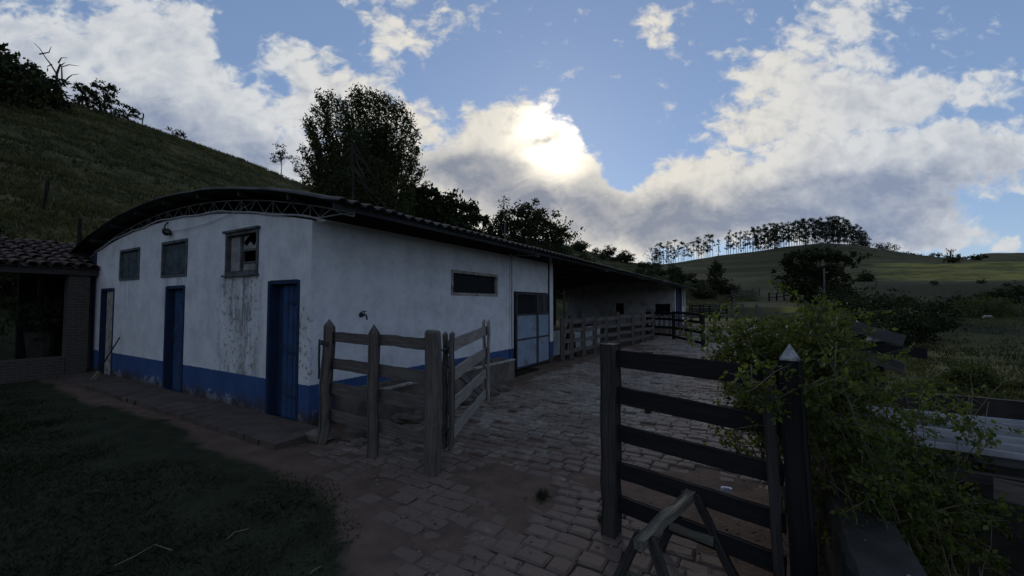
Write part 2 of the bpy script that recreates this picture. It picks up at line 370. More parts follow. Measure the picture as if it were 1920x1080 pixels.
class MB:
    def __init__(s): s.v = []; s.f = []; s.bc = []; s.r = []
    def add(s, vs, fs, bc=None, r=0.):
        k = len(s.v); vs = [Vector(q) for q in vs]
        s.v += vs; s.bc += bc if bc else [tuple(q) for q in vs]; s.r += [r]*len(vs)
        s.f += [tuple(i+k for i in f) for f in fs]; return s
    def box(s, lo, hi, rz=0., c=None):
        x0, y0, z0 = lo; x1, y1, z1 = hi
        vs = [(x0,y0,z0),(x1,y0,z0),(x1,y1,z0),(x0,y1,z0),(x0,y0,z1),(x1,y0,z1),(x1,y1,z1),(x0,y1,z1)]
        if rz:
            cx, cy = c or ((x0+x1)/2, (y0+y1)/2); ca, sa = math.cos(rz), math.sin(rz)
            vs = [(cx+(x-cx)*ca-(y-cy)*sa, cy+(x-cx)*sa+(y-cy)*ca, z) for x, y, z in vs]
        return s.add(vs, [(0,3,2,1),(4,5,6,7),(0,1,5,4),(1,2,6,5),(2,3,7,6),(3,0,4,7)])
    def beam(s, p0, p1, w, h, up=(0,0,1), seg=6, jit=.003, ch=.006, tip=0., taper=1.):
        """sawn timber between two points: w across, h along up, chamfered and a little uneven"""
        p0 = Vector(p0); p1 = Vector(p1); d = p1-p0; L = d.length; d.normalize(); up = Vector(up)
        sd = d.cross(up).normalized(); up = sd.cross(d).normalized()
        o = [rnd.uniform(0, 30) for _ in range(3)]; ring = []
        for a, b in ((-1,-1),(1,-1),(1,1),(-1,1)):
            for k in (0, 1):
                cw = ch if (k == 0) == (a*b > 0) else 0
                ring.append((a*(w/2-cw), b*(h/2-(ch-cw))))
        vs = []; bc = []; n = len(ring)
        for i in range(seg+1):
            t = i/seg; q = p0+d*(L*t); ox = rnd.uniform(-1, 1)*jit*1.5; oy = rnd.uniform(-1, 1)*jit*1.5; k = 1+(taper-1)*t
            for x, y in ring:
                vs.append(q+sd*(x*k+ox+rnd.uniform(-1, 1)*jit)+up*(y*k+oy+rnd.uniform(-1, 1)*jit)+d*(rnd.uniform(-1, 1)*jit*2 if i in (0, seg) else 0))
                bc.append((o[0]+L*t, o[1]+x, o[2]+y))
        fs = [(i*n+j, i*n+(j+1) % n, (i+1)*n+(j+1) % n, (i+1)*n+j) for i in range(seg) for j in range(n)]
        fs.append(tuple(range(n-1, -1, -1)))
        if tip:
            vs.append(p1+d*tip); bc.append((o[0]+L+tip, o[1], o[2])); k = len(vs)-1
            fs += [(seg*n+j, seg*n+(j+1) % n, k) for j in range(n)]
        else: fs.append(tuple(seg*n+j for j in range(n)))
        return s.add(vs, fs, bc)
    def tube(s, pts, rad, n=6, jit=0.):
        pts = [Vector(p) for p in pts]
        if not hasattr(rad, '__len__'): rad = [rad]*len(pts)
        vs = []; bc = []; L = 0; o = rnd.uniform(0, 20); ref = None
        for i, p in enumerate(pts):
            d = (pts[min(i+1, len(pts)-1)]-pts[max(i-1, 0)]).normalized()
            if ref is None: ref = d.orthogonal().normalized()
            a = (ref-d*ref.dot(d)).normalized(); b = d.cross(a); ref = a
            if i: L += (p-pts[i-1]).length
            for j in range(n):
                th = 2*math.pi*j/n; r = rad[i]*(1+rnd.uniform(-jit, jit))
                vs.append(p+a*(math.cos(th)*r)+b*(math.sin(th)*r)); bc.append((o+L, o+math.cos(th)*r, math.sin(th)*r))
        m = len(pts)
        fs = [(i*n+j, i*n+(j+1) % n, (i+1)*n+(j+1) % n, (i+1)*n+j) for i in range(m-1) for j in range(n)]
        fs += [tuple(range(n-1, -1, -1)), tuple((m-1)*n+j for j in range(n))]
        return s.add(vs, fs, bc)
    def blob(s, c, rad, seed=0, k=1.):
        """a rough stone"""
        vs = []; fs = []; nu, nv = 8, 5; c = Vector(c)
        for j in range(nv+1):
            ph = math.pi*j/nv
            for i in range(nu):
                th = 2*math.pi*i/nu; q = .75+.45*_h(np.array(i if 0 < j < nv else 0), np.array(j), seed)*k
                vs.append((c.x+rad[0]*q*math.sin(ph)*math.cos(th), c.y+rad[1]*q*math.sin(ph)*math.sin(th), c.z+rad[2]*q*math.cos(ph)))
        for j in range(nv):
            for i in range(nu): fs.append((j*nu+i, (j+1)*nu+i, (j+1)*nu+(i+1) % nu, j*nu+(i+1) % nu))
        return s.add(vs, fs)
    def build(s, name, mat, parent=None, local=False, smooth=False):
        v = np.array([tuple(q) for q in s.v], np.float32).reshape(-1, 3)
        root = parent
        while root is not None and root not in MW: root = root.parent
        if root is not None and not local:
            inv = np.array(MW[root].inverted(), np.float32); v = v @ inv[:3, :3].T+inv[:3, 3]
        me = bpy.data.meshes.new(name); me.from_pydata([tuple(q) for q in v.tolist()], [], s.f)
        me.attributes.new('bc', 'FLOAT_VECTOR', 'POINT').data.foreach_set('vector', np.array(s.bc, np.float32).ravel())
        me.attributes.new('rnd', 'FLOAT', 'POINT').data.foreach_set('value', np.array(s.r, np.float32))
        if smooth: me.polygons.foreach_set('use_smooth', np.ones(len(me.polygons), bool))
        me.materials.append(mat); o = bpy.data.objects.new(name, me); S.collection.objects.link(o)
        if parent is not None: o.parent = parent
        return o
def raw_mesh(name, v, quads, mat, parent=None, rndv=None, smooth=False, attrs=None):
    """fast mesh from numpy arrays (already in the parent's space)"""
    me = bpy.data.meshes.new(name); v = np.asarray(v, np.float32); q = np.asarray(quads, np.int32); k = q.shape[1]
    me.vertices.add(len(v)); me.vertices.foreach_set('co', v.ravel())
    me.loops.add(q.size); me.loops.foreach_set('vertex_index', q.ravel())
    me.polygons.add(len(q)); me.polygons.foreach_set('loop_start', np.arange(0, q.size, k, dtype=np.int32))
    me.update(calc_edges=True); me.validate()
    if smooth: me.polygons.foreach_set('use_smooth', np.ones(len(me.polygons), bool))
    if rndv is not None: me.attributes.new('rnd', 'FLOAT', 'POINT').data.foreach_set('value', np.asarray(rndv, np.float32))
    for k2, a in (attrs or {}).items(): me.attributes.new(k2, 'FLOAT', 'POINT').data.foreach_set('value', np.asarray(a, np.float32))
    me.attributes.new('bc', 'FLOAT_VECTOR', 'POINT').data.foreach_set('vector', v.ravel())
    me.materials.append(mat); o = bpy.data.objects.new(name, me); S.collection.objects.link(o)
    if parent is not None: o.parent = parent
    return o
def leaves(name, pts, size, mat, parent=None, origin=(0, 0, 0), aspect=.55, droop=0., flat=0., rr=None, along=None):
    """many small pointed leaf faces at the given points"""
    pts = np.asarray(pts, float)-np.array(origin); n = len(pts)
    d = NR.normal(size=(n, 3)); d[:, 2] = d[:, 2]*(1-flat)-droop
    if along is not None: d = d*.45+np.asarray(along)
    d /= np.linalg.norm(d, axis=1)[:, None]+1e-9
    e = NR.normal(size=(n, 3)); e -= d*(e*d).sum(1)[:, None]; e /= np.linalg.norm(e, axis=1)[:, None]+1e-9
    L = size*NR.uniform(.6, 1.4, n)[:, None]; W = L*aspect*.5
    v = np.stack([pts, pts+d*L*.45+e*W, pts+d*L, pts+d*L*.45-e*W], 1).reshape(-1, 3)
    q = np.arange(4*n).reshape(n, 4)
    r = np.repeat(NR.uniform(0, 1, n) if rr is None else rr, 4)
    return raw_mesh(name, v, q, mat, parent, r)

# ------------------------------------------------------------------ the lie of the land
AZ = R(30.7)
U = Vector((math.sin(AZ), math.cos(AZ), 0)); V = Vector((-math.cos(AZ), math.sin(AZ), 0))
P0 = Vector((-2.834, 5.756, 0)); BRZ = math.atan2(U.y, U.x)
def bl(s, t, z=0.): return P0+U*s+V*t+Vector((0, 0, z))      # barn frame: s along the long side, t across it
GP = Vector((1.674, 2.424, 0))                                # the capped gate post
def yl(s, w, z=0.): return GP+U*s-V*w+Vector((0, 0, z))      # yard edge frame: w to the right of the low wall
LP = [-600, -300, 0, 100, 200, 300, 400, 500, 600, 700, 800, 900, 1000, 1080, 1120, 1160, 1220, 1280, 1340, 1390, 1460]
LY = [20, 75, 160, 186, 214, 243, 278, 318, 358, 385, 410, 432, 450, 463, 474, 485, 498, 515, 543, 563, 572]
LR = [52, 56, 62, 65, 68, 70, 73, 76, 80, 86, 92, 99, 106, 112, 116, 120, 124, 128, 132, 136, 140]
LF = [15, 15, 16, 17, 18.5, 20, 22, 24, 26, 28, 30, 34, 40, 47, 52, 56, 60, 65, 72, 80, 95]
def tane(px, py):
    r = ray(px, py); return r[2]/math.hypot(r[0], r[1])
LT = [tane(a, b) for a, b in zip(LP, LY)]
RP = [1000, 1150, 1220, 1270, 1350, 1420, 1480, 1540, 1600, 1640, 1700, 1760, 1850, 1920, 2300, 3000]
RIDGE = [505, 500, 497, 492, 479, 471, 462, 456, 459, 466, 477, 485, 491, 495, 505, 520]
RK = [62, 85, 130, 190, 300, 460, 900]
RYA = [577, 566, 545, 520]        # heights seen at 62 / 85 / 130 / 190 m on the left half of the far hill
RYB = [604, 590, 526, 496]        # on the right half, with its flat pasture bench
def land(x, y):
    x = np.asarray(x, float); y = np.asarray(y, float)
    r = np.hypot(x, y); az = np.clip(np.arctan2(x, y), R(-72), R(72)); P = 960+FPX*np.tan(az)
    w = (x-GP.x)*(-V.x)+(y-GP.y)*(-V.y); s = (x-GP.x)*U.x+(y-GP.y)*U.y
    base = -1.35*sst(.34, .62, w)-np.clip(w-.6, 0, 45)*.055
    base = np.where(s > 36, base*0.9, base)
    # near hill on the left
    zr = HC+np.interp(P, LP, LT)*np.interp(P, LP, LR); Rr = np.interp(P, LP, LR); F = np.interp(P, LP, LF)
    t = (r-F)/(Rr-F); tc = np.clip(t, 0, 1)
    zl = np.maximum(zr, 0)*(tc**1.12)
    zl = np.where(t > 1, np.maximum(zr, 0)-(r-Rr)*.22, zl)
    m = sst(.02, .2, tc)*sst(1.3, .8, t)
    n = fbm(x*.09, y*.09, 5)
    zl = zl+m*(.33*np.sin(zl*2.3+n*9)+.9*(fbm(x*.16, y*.16, 9)-.5))
    zl = np.where((y > 0) | (x < -12), zl, 0)*sst(-30, -5, y+np.abs(x)*.0)
    # far hill
    k = sst(1480, 1620, P); Ry = np.interp(P, RP, RIDGE)
    hy = np.hypot((P-960)/FPX, 1.0)
    def zz(py, rad): return HC+(570-py)/FPX*(rad/hy)
    ks = [zz(RYA[i]*(1-k)+RYB[i]*k, RK[i]) for i in range(4)]+[zz(Ry, RK[4])]
    ks += [ks[-1]*.75, zz(np.interp(P, [1650, 1800, 1850, 2300], [525, 500, 482, 478]), 900)]
    zf = np.zeros_like(r)
    for i in range(len(RK)-1):
        q = np.clip((r-RK[i])/(RK[i+1]-RK[i]), 0, 1); q = q*q*(3-2*q)*.45+q*.55
        zf = np.where(r >= RK[i], ks[i]*(1-q)+ks[i+1]*q, zf)
    zf = np.where(r >= RK[-1], ks[-1], zf)
    zf = zf+.5*np.sin(zf*1.3+6*fbm(x*.03, y*.03, 14))*sst(110, 140, r)*sst(300, 250, r)
    zf = zf+(fbm(x*.02, y*.02, 3)-.5)*4*sst(100, 170, r)*sst(330, 240, r)+(fbm(x*.1, y*.1, 4)-.5)*.8*sst(70, 90, r)
    fr = sst(980, 1050, P)*sst(46, 64, r)
    z = base*(1-fr)+zf*fr
    z = np.maximum(z, np.where(zl > .02, zl, -99)) if True else z
    far = 18*sst(700, 1000, r)*(fbm(x*.003, y*.003, 8))
    return z+far
def lz(x, y): return float(land(np.array([x]), np.array([y]))[0])
def on(px, Y, dz=0.):
    """the point on the land seen in column px at forward distance Y"""
    x = (px-960)/FPX*Y*1.0; return Vector((x, Y, lz(x, Y)+dz))

def build_ground():
    azs = np.concatenate([np.arange(-180, -64, 6.), np.arange(-64, 64, .4), np.arange(64, 180, 6.)])
    rs = np.concatenate([np.arange(.4, 14, .22), np.geomspace(14, 330, 150), np.geomspace(345, 1800, 18)])
    A, RR = np.meshgrid(np.radians(azs), rs)
    X = RR*np.sin(A); Y = RR*np.cos(A); Z = land(X, Y)
    s = (X-P0.x)*U.x+(Y-P0.y)*U.y; t = (X-P0.x)*V.x+(Y-P0.y)*V.y; w = -t-5.58
    edge = np.interp(-t, [-1, 1.9, 3.35, 3.83, 5.6], [-.5, -.55, -1.35, -1.75, -2.9])
    yard = sst(-.1, .3, s-edge)*sst(.5, 0, w)*sst(-.3, .1, -t)*sst(38, 35, s)
    Z = Z-.019*yard+.02*(fbm(X*2, Y*2, 21)-.5)*sst(12, 6, RR)
    # bare earth: yard joints, strip beside the slab, path
    slabd = np.maximum(np.maximum(-.65-s, s-.2), np.maximum(-.45-t, t-9))
    path = sst(.72, .0, slabd+.5*(fbm(X*.8, Y*.8, 31)-.5))*.9
    fr = sst(.95, .1, np.abs(s-edge))*sst(-.3, .3, -t)*(w < .3)
    shed = sst(0, .3, s)*sst(37, 36, s)*sst(-.3, 0, t)*sst(9.6, 9, t)
    dirt = np.clip(np.maximum.reduce([yard, path, fr*.95, shed, .8*sst(-.5, .2, s)*sst(37, 36, s)*sst(1, 0, w)*sst(-1, 0, -t)*sst(0.2, 0, np.abs(t)-9)]), 0, 1)
    P = 960+FPX*np.tan(np.clip(np.arctan2(X, Y), -1.2, 1.2))
    nz = fbm(X*.06, Y*.06, 41)
    pas = (.32-.24*sst(1560, 1640, P)*sst(132, 122, RR)-.17*sst(1240, 1290, P)*sst(1600, 1560, P)*sst(64, 90, RR))*sst(17, 24, RR)
    bench = sst(1575, 1680, P)*sst(128, 142, RR)*sst(212, 192, RR)  # sunlight on the bench, put in as a brighter pasture colour
    low = sst(.8, 3, w)*sst(6, 12, RR)*sst(62, 48, RR)*.55*(.55+.9*nz)
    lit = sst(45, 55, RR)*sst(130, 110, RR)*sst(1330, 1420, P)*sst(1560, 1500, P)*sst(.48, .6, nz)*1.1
    far = sst(35, 42, s)*sst(1290, 1310, P)*sst(1450, 1420, P)*sst(62, 55, RR)*.75
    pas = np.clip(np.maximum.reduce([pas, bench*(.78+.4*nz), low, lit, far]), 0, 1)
    n, m = A.shape
    idx = np.arange(n*m).reshape(n, m)
    a = idx[:-1, :]; b = idx[1:, :]
    q = np.stack([a, np.roll(a, -1, 1), np.roll(b, -1, 1), b], -1).reshape(-1, 4)
    v = np.stack([X, Y, Z], -1).reshape(-1, 3)
    v = np.vstack([v, [[0, 0, 0]]])
    dirt = np.append(dirt.ravel(), 0); pas = np.append(pas.ravel(), 0)
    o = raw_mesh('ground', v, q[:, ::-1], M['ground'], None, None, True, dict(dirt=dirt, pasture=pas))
    o['kind'] = 'structure'
build_ground()

def build_paving():
    vs = []; fs = []; rv = []
    row = 0; s = -3.4
    while s < 36:
        wd = rnd.uniform(.125, .165)*(1.35 if s > 9 else 1); t = -.75-rnd.uniform(0, .3)
        while t > -5.62:
            ln = rnd.uniform(.16, .27)*(1.35 if s > 9 else 1)
            cs = s+wd/2; ct = t-ln/2
            e = np.interp(-ct, [-1, 1.9, 3.35, 3.83, 5.6], [-.5, -.5, -1.3, -1.75, -2.9])
            p = bl(cs, ct)
            nz = float(fbm(np.array(p.x*.75), np.array(p.y*.75), 77)); near = .05*float(sst(1.0, 0, cs-e))
            keep = cs > e-.1+rnd.uniform(-.25, .35) and not (cs < 5.3 and ct > -.85)
            rd = math.hypot((p.x-2.0)/.75, (p.y-3.3)/1.2); sink = max(0, nz-.56+near)*.22+max(0, 1.15-rd)*.09*(.5+nz)
            if keep and sink < .05 and rnd.random() > .03:
                ht = .006+rnd.uniform(-.008, .012)-sink; ax = rnd.uniform(-.05, .05); ay = rnd.uniform(-.04, .04); rot = rnd.uniform(-.06, .06)
                hx, hy = wd/2-rnd.uniform(.002, .010), ln/2-rnd.uniform(.002, .010); k = len(vs); cr = .018
                c = rnd.random()
                for lev, (ins, dz) in enumerate(((0, -.05), (0, -.012), (cr, 0))):
                    for a, b in ((-1,-1),(-.1,-1.03),(1,-1),(1.03,.1),(1,1),(.1,1.03),(-1,1),(-1.03,-.1)):
                        x = a*(hx-ins)+rnd.uniform(-.006, .006); y = b*(hy-ins)+rnd.uniform(-.006, .006)
                        q = bl(cs+x-rot*y, ct+y+rot*x); z = ht+dz+(ax*x+ay*y)*(lev > 0)+rnd.uniform(-.003, .003)
                        vs.append((q.x, q.y, z)); rv.append(c)
                for l in range(2):
                    for j in range(8): fs.append((k+l*8+j, k+l*8+(j+1) % 8, k+l*8+8+(j+1) % 8, k+l*8+8+j))
                fs.append(tuple(k+16+j for j in range(8)))
            t -= ln
        s += wd
    mb = MB(); mb.v = vs; mb.f = fs; mb.bc = vs; mb.r = rv
    mb.build('stone_paving', M['stone'])['kind'] = 'structure'
build_paving()

def build_grass():
    n = 150000
    d = NR.uniform(0, 1, n)**.75*9.5+1.6; px = NR.uniform(-150, 1010, n)
    x = (px-960)/FPX*d; y = d
    s = (x-P0.x)*U.x+(y-P0.y)*U.y; t = (x-P0.x)*V.x+(y-P0.y)*V.y
    edge = np.interp(-t, [-1, 1.9, 3.35, 3.83, 5.6], [-.5, -.55, -1.35, -1.75, -2.9])
    slabd = np.maximum(np.maximum(-.72-s, s-.1), np.maximum(-.5-t, t-9))
    slabd = np.minimum(slabd, np.where(t < -.4, edge-s+.28, 9))
    nz = fbm(x*.8, y*.8, 31); n2 = fbm(x*2.2, y*2.2, 33)
    keep = (slabd+.5*(nz-.5) > .34+.5*(n2-.5)) & (t < 8.6)
    ed = sst(.3, 1.5, slabd+.9*(n2-.5)); keep &= NR.uniform(0, 1, n) < np.where(ed < .25, 0, ed)
    x, y, d, n2 = x[keep], y[keep], d[keep], n2[keep]*(.25+.75*ed[keep]); n = len(x)
    h = NR.uniform(.015, .05, n)*(.25+1.5*n2)*(.8+.05*d); wd = NR.uniform(.0025, .005, n)*(.7+.2*d)
    a = NR.uniform(0, 2*np.pi, n); ln = NR.normal(0, .7, (n, 2))*h[:, None]
    z = land(x, y)-.01
    b = np.stack([x, y, z], 1); e = np.stack([np.cos(a)*wd, np.sin(a)*wd, np.zeros(n)], 1)
    top = b+np.stack([ln[:, 0], ln[:, 1], h], 1); mid = b+np.stack([ln[:, 0]*.35, ln[:, 1]*.35, h*.6], 1)
    v = np.stack([b-e, b+e, mid+e*.7, top, mid-e*.7], 1).reshape(-1, 3)
    o = raw_mesh('lawn_grass', v, np.arange(5*n).reshape(n, 5), M['blades'], None, np.repeat(NR.uniform(0, 1, n), 5))
    tag(o, 'short dark lawn grass in the left foreground before the slab', 'grass', kind='stuff')
build_grass()

def build_tufts():
    """rough pasture on the hillside at the left and on the lower ground at the right"""
    n = 60000
    px = NR.uniform(-260, 1420, n); tt = NR.uniform(.0, 1.02, n)**.8
    P = px; F = np.interp(P, LP, LF); Rr = np.interp(P, LP, LR); r = F+(Rr-F)*tt
    az = np.arctan((P-960)/FPX); x = r*np.sin(az); y = r*np.cos(az)
    n2 = 9000; d2 = NR.uniform(7, 60, n2); p2 = NR.uniform(1500, 2150, n2); x2 = (p2-960)/FPX*d2
    w2 = (x2-GP.x)*(-V.x)+(d2-GP.y)*(-V.y); ok = w2 > 3.4
    x = np.append(x, x2[ok]); y = np.append(y, d2[ok])
    z = land(x, y); band = fbm(x*.05, z*.9, 51); keep = (NR.uniform(0, 1, len(x)) < .35+1.3*(band-.3))
    s = (x-P0.x)*U.x+(y-P0.y)*U.y; t = (x-P0.x)*V.x+(y-P0.y)*V.y
    keep &= ~((s > -6) & (s < 37) & (t > -1) & (t < 12.5))
    x, y, z = x[keep], y[keep], z[keep]; n = len(x); K = 6
    X = np.repeat(x, K)+NR.normal(0, .22, n*K); Y = np.repeat(y, K)+NR.normal(0, .22, n*K); Z = land(X, Y)-.05
    h = np.repeat(NR.uniform(.10, .38, n), K)*NR.uniform(.6, 1.3, n*K); a = NR.uniform(0, 6.28, n*K); wd = NR.uniform(.02, .06, n*K)
    b = np.stack([X, Y, Z], 1); e = np.stack([np.cos(a)*wd, np.sin(a)*wd, 0*a], 1)
    top = b+np.stack([NR.normal(0, .35, n*K)*h, NR.normal(0, .35, n*K)*h, h], 1)
    v = np.stack([b-e, b+e, top], 1).reshape(-1, 3)
    o = raw_mesh('pasture_tufts', v, np.arange(3*n*K).reshape(-1, 3), M['tuft'], None, np.repeat(np.clip(NR.uniform(-.2, .4, n*K)+np.repeat((fbm(x*.05, z*.9, 51)-.3)*1.8, K), 0, 1), 3))
    tag(o, 'rough uneven pasture grass covering the hillside', 'grass', kind='stuff')
build_tufts()

# ------------------------------------------------------------------ the long stable
barn = thing('stable_building', 'long white stable with blue skirting band and low arched roof', 'stable', P0, BRZ)
def wall_top(t): return 2.94+.11*t/9.05+.43*(1-((t-4.5)/4.5)**2)
def roof_z(t): return 3.80-.0243*(t-4.55)**2
def panel(axis, cuts, ztop, holes, th, off=0., z0=-.1):
    """wall of thickness th with real openings; axis 't': face at s=off, runs along t; axis 's': face at t=off"""
    mb = MB(); cuts = sorted(set(cuts+[h[0] for h in holes]+[h[1] for h in holes]))
    def pt(a, d, z): return (off+d, a, z) if axis == 't' else (a, off+d, z)
    def quad(ps): mb.add(ps, [(0, 1, 2, 3)])
    for a, b in zip(cuts[:-1], cuts[1:]):
        mid = (a+b)/2; hs = sorted([h for h in holes if h[0] <= mid <= h[1]], key=lambda h: h[2])
        lo = z0; spans = []
        for h in hs: spans.append((lo, h[2])); lo = h[3]
        spans.append((lo, None))
        for l, h in spans:
            if h is not None and h-l < .002: continue
            ha, hb = (h, h) if h is not None else (ztop(a), ztop(b))
            for d in (0, th): quad([pt(a, d, l), pt(b, d, l), pt(b, d, hb), pt(a, d, ha)])
        quad([pt(a, 0, ztop(a)), pt(b, 0, ztop(b)), pt(b, th, ztop(b)), pt(a, th, ztop(a))])
    for h in holes:
        for a in h[:2]: quad([pt(a, 0, h[2]), pt(a, th, h[2]), pt(a, th, h[3]), pt(a, 0, h[3])])
        for z in h[2:4]: quad([pt(h[0], 0, z), pt(h[1], 0, z), pt(h[1], th, z), pt(h[0], th, z)])
    for a in (cuts[0], cuts[-1]): quad([pt(a, 0, z0), pt(a, th, z0), pt(a, th, ztop(a)), pt(a, 0, ztop(a))])
    return mb
TS = [i*.25 for i in range(37)]+[9.05]
DOORS = [(.27, 1.07, .02, 2.1), (3.94, 4.77, .02, 2.1), (7.63, 8.5, .02, 2.12)]
WINS = [(1.39, 2.40, 2.25, 2.94), (3.88, 5.0, 2.29, 2.99), (6.17, 7.31, 2.30, 2.985)]
panel('t', TS, wall_top, DOORS+WINS, .17).build('gable_wall', M['wall'], barn, True)
SW = (3.10, 4.86, 1.94, 2.45); SD = (5.64, 7.68, .0, 2.08)
panel('s', [.17, 7.95], lambda s: 2.985, [SW, SD], .16).build('side_wall', M['wall'], barn, True)
mb = panel('t', TS, lambda t: roof_z(t)-.12, [], .15, 7.80); mb.build('partition_wall', M['wall'], barn, True)
MB().box((.18, 8.88, -.1), (7.79, 9.04, 3.05)).build('rear_wall', M['wall'], barn, True)
MB().box((.19, .01, 2.987), (7.76, .12, 3.2)).build('eave_shade_beam', M['midwood'], barn, True)  # dark timber strip added for the shade at the wall top under the eave
# pilasters
for a, b in ((5.42, 5.53), (7.74, 7.97)):
    MB().box((a, -.035, -.05), (b, -.001, 3.02)).build('pilaster', M['wall'], barn, True)
mb = MB(); mb.beam((5.475, -.041, .0), (5.475, -.041, 3.0), .012, .018, (1, 0, 0), 8, .003, .002); mb.build('rusty_seam', M['darksteel'], barn, True)
mb = MB(); mb.beam((7.70, -.02, .0), (7.70, -.02, 2.98), .03, .03, (1, 0, 0), 8, .002, .002); mb.build('rusty_seam', M['darksteel'], barn, True)
# doors of the gable
for k, (a, b, z0, z1) in enumerate(DOORS):
    fr = MB(); z1i = z1-.05
    fr.box((-.012, a-.012, z0), (.165, a+.04, z1)).box((-.012, b-.05, z0), (.165, b+.012, z1)).box((-.011, a+.041, z1i), (.164, b-.051, z1+.01))
    f = fr.build('door_frame', M['bluejamb'], barn, True)
    lf = MB(); x0 = .10
    if k == 0:     # planked leaf, ajar beside a dark slit
        for i in range(4):
            y0 = a+.045+i*.135; lf.box((x0+rnd.uniform(0, .010), y0, z0+.02), (x0+.035, y0+.123, z1i-.01-rnd.uniform(0, .01)))
        d = lf.build('door_leaf', M['bluedoor'], barn, True)
        MB().box((.135, b-.052-.15, z0+.02), (.165, b-.052, z1i-.02)).build('door_leaf', M['bluejamb'], barn, True)
    elif k == 1:
        for i in range(5):
            y0 = a+.045+i*.138; lf.box((x0+rnd.uniform(0, .010), y0, z0+.02), (x0+.035, y0+.126, z1i-.01-rnd.uniform(0, .01)))
        d = lf.build('door_leaf', M['bluedoor'], barn, True)
    else:          # a pale peeling leaf swung inwards
        lf.box((.03, a+.055, z0+.03), (.065, b-.28, z1i-.02)); d = lf.build('door_leaf', M['oldwhite'], barn, True); d['label'] = 'pale peeling door leaf'
    if k < 2:
        for zz in (.35, 1.0, 1.75): MB().box((x0-.006, a+.05, zz), (x0-.001, a+.42, zz+.035)).build('hinge', M['bluejamb'], d, True)
    MB().tube([(x0-.012, b-.14 if k else b-.25, 1.0), (x0-.03, b-.14 if k else b-.25, 1.03), (x0-.03, b-.14 if k else b-.25, 1.12), (x0-.012, b-.14 if k else b-.25, 1.15)], .007, 6).build('handle', M['darksteel'], d, True)
MB().box((.5, .2, 0), (.52, 8.8, 2.9)).build('dark_interior_sheet', M['dark'], barn, True)  # near-black sheet paints the unlit interior behind doors and windows
# windows of the gable
def win_frame(axis, h, m, dep=(-.02, .10), bar=.04):
    a, b, z0, z1 = h; mb = MB()
    def bx(a0, a1, q0, q1, d=dep):
        if axis == 't': mb.box((d[0], a0, q0), (d[1], a1, q1))
        else: mb.box((a0, d[0], q0), (a1, d[1], q1))
    bx(a-.01, a+bar, z0-.01, z1+.01); bx(b-bar, b+.01, z0-.01, z1+.01)
    e = (dep[0]+.002, dep[1]-.002); bx(a+bar, b-bar, z1-bar, z1+.012, e); bx(a+bar, b-bar, z0-.012, z0+bar, e)
    return mb
for k, h in enumerate(WINS):
    a, b, z0, z1 = h
    mb = win_frame('t', h, None)
    if k == 0:
        mb.box((.02, 1.95, z0+.05), (.08, 2.0, z1-.05)).box((.03, a+.056, 2.62), (.07, 1.949, 2.655)).box((.031, a+.056, 2.42), (.071, 1.949, 2.445))
        mb.box((-.05, a-.05, z1+.014), (.0, b+.06, z1+.05))
    w = mb.build('window', M['winframe'], barn, True)
    if k == 0:
        w['label'] = 'broken window with a dark gap in its glass'
        MB().box((.045, 2.0, z0+.056), (.055, b-.056, z1-.056)).build('pane', M['paledust'], w, True)
        MB().box((.048, a+.056, z0+.056), (.056, 1.948, 2.415)).build('pane', M['paledust'], w, True)
        g = MB(); g.add([(.05, a+.06, 2.66), (.05, 1.945, 2.66), (.05, 1.94, 2.76), (.05, 1.84, 2.71), (.05, 1.74, 2.78), (.05, 1.62, 2.70), (.05, a+.06, 2.88)], [tuple(range(7))])
        g.add([(.05, 1.945, 2.78), (.05, 1.945, 2.885), (.05, 1.75, 2.885), (.05, 1.86, 2.83)], [(0, 1, 2, 3)])
        g.build('pane', M['paledust'], w, True)
    else:
        MB().box((.03, a+.056, z0+.056), (.04, b-.056, z1-.056)).build('pane', M['pane'], w, True)
    if k == 0: mb = MB(); mb.box((-.06, a-.04, z0-.045), (-.001, b+.04, z0-.014)); mb.build('sill', M['winframe'], w, True)
w = win_frame('s', SW, None, (-.012, .09), .05).build('window', M['oldwhite'], barn, True)
mb = MB(); mb.box((SW[0]+.05, .06, SW[2]+.05), (SW[1]-.05, .07, SW[3]-.05)); mb.build('pane', M['darkpane'], w, True)
mb = MB()
# grey steel double gate with barred top
for a, b in ((5.67, 6.86), (6.88, 7.65)):
    fm = MB(); z1 = 2.05; y = -.05
    for x in (a, b-.045): fm.box((x, y-.02, .06), (x+.045, y+.02, z1))
    for z in (.06, .79, 1.44, z1-.045): fm.box((a+.046, y-.018, z), (b-.046, y+.018, z+.045))
    lf = MB(); lf.box((a+.03, y-.006, .08), (b-.03, y+.006, 1.46))
    g = lf.build('steel_gate_leaf', M['greymetal'], barn, True)
    fm.build('gate_frame', M['darksteel'], g, True)
    br = MB(); n = int((b-a)/.085)
    for i in range(1, n): br.tube([(a+(b-a)*i/n, y, 1.48), (a+(b-a)*i/n, y, 2.02)], .009, 6)
    br.build('bars', M['darksteel'], g, True)
MB().box((5.70, .3, 0), (7.64, .32, 2.05)).build('dark_void', M['dark'], barn, True)
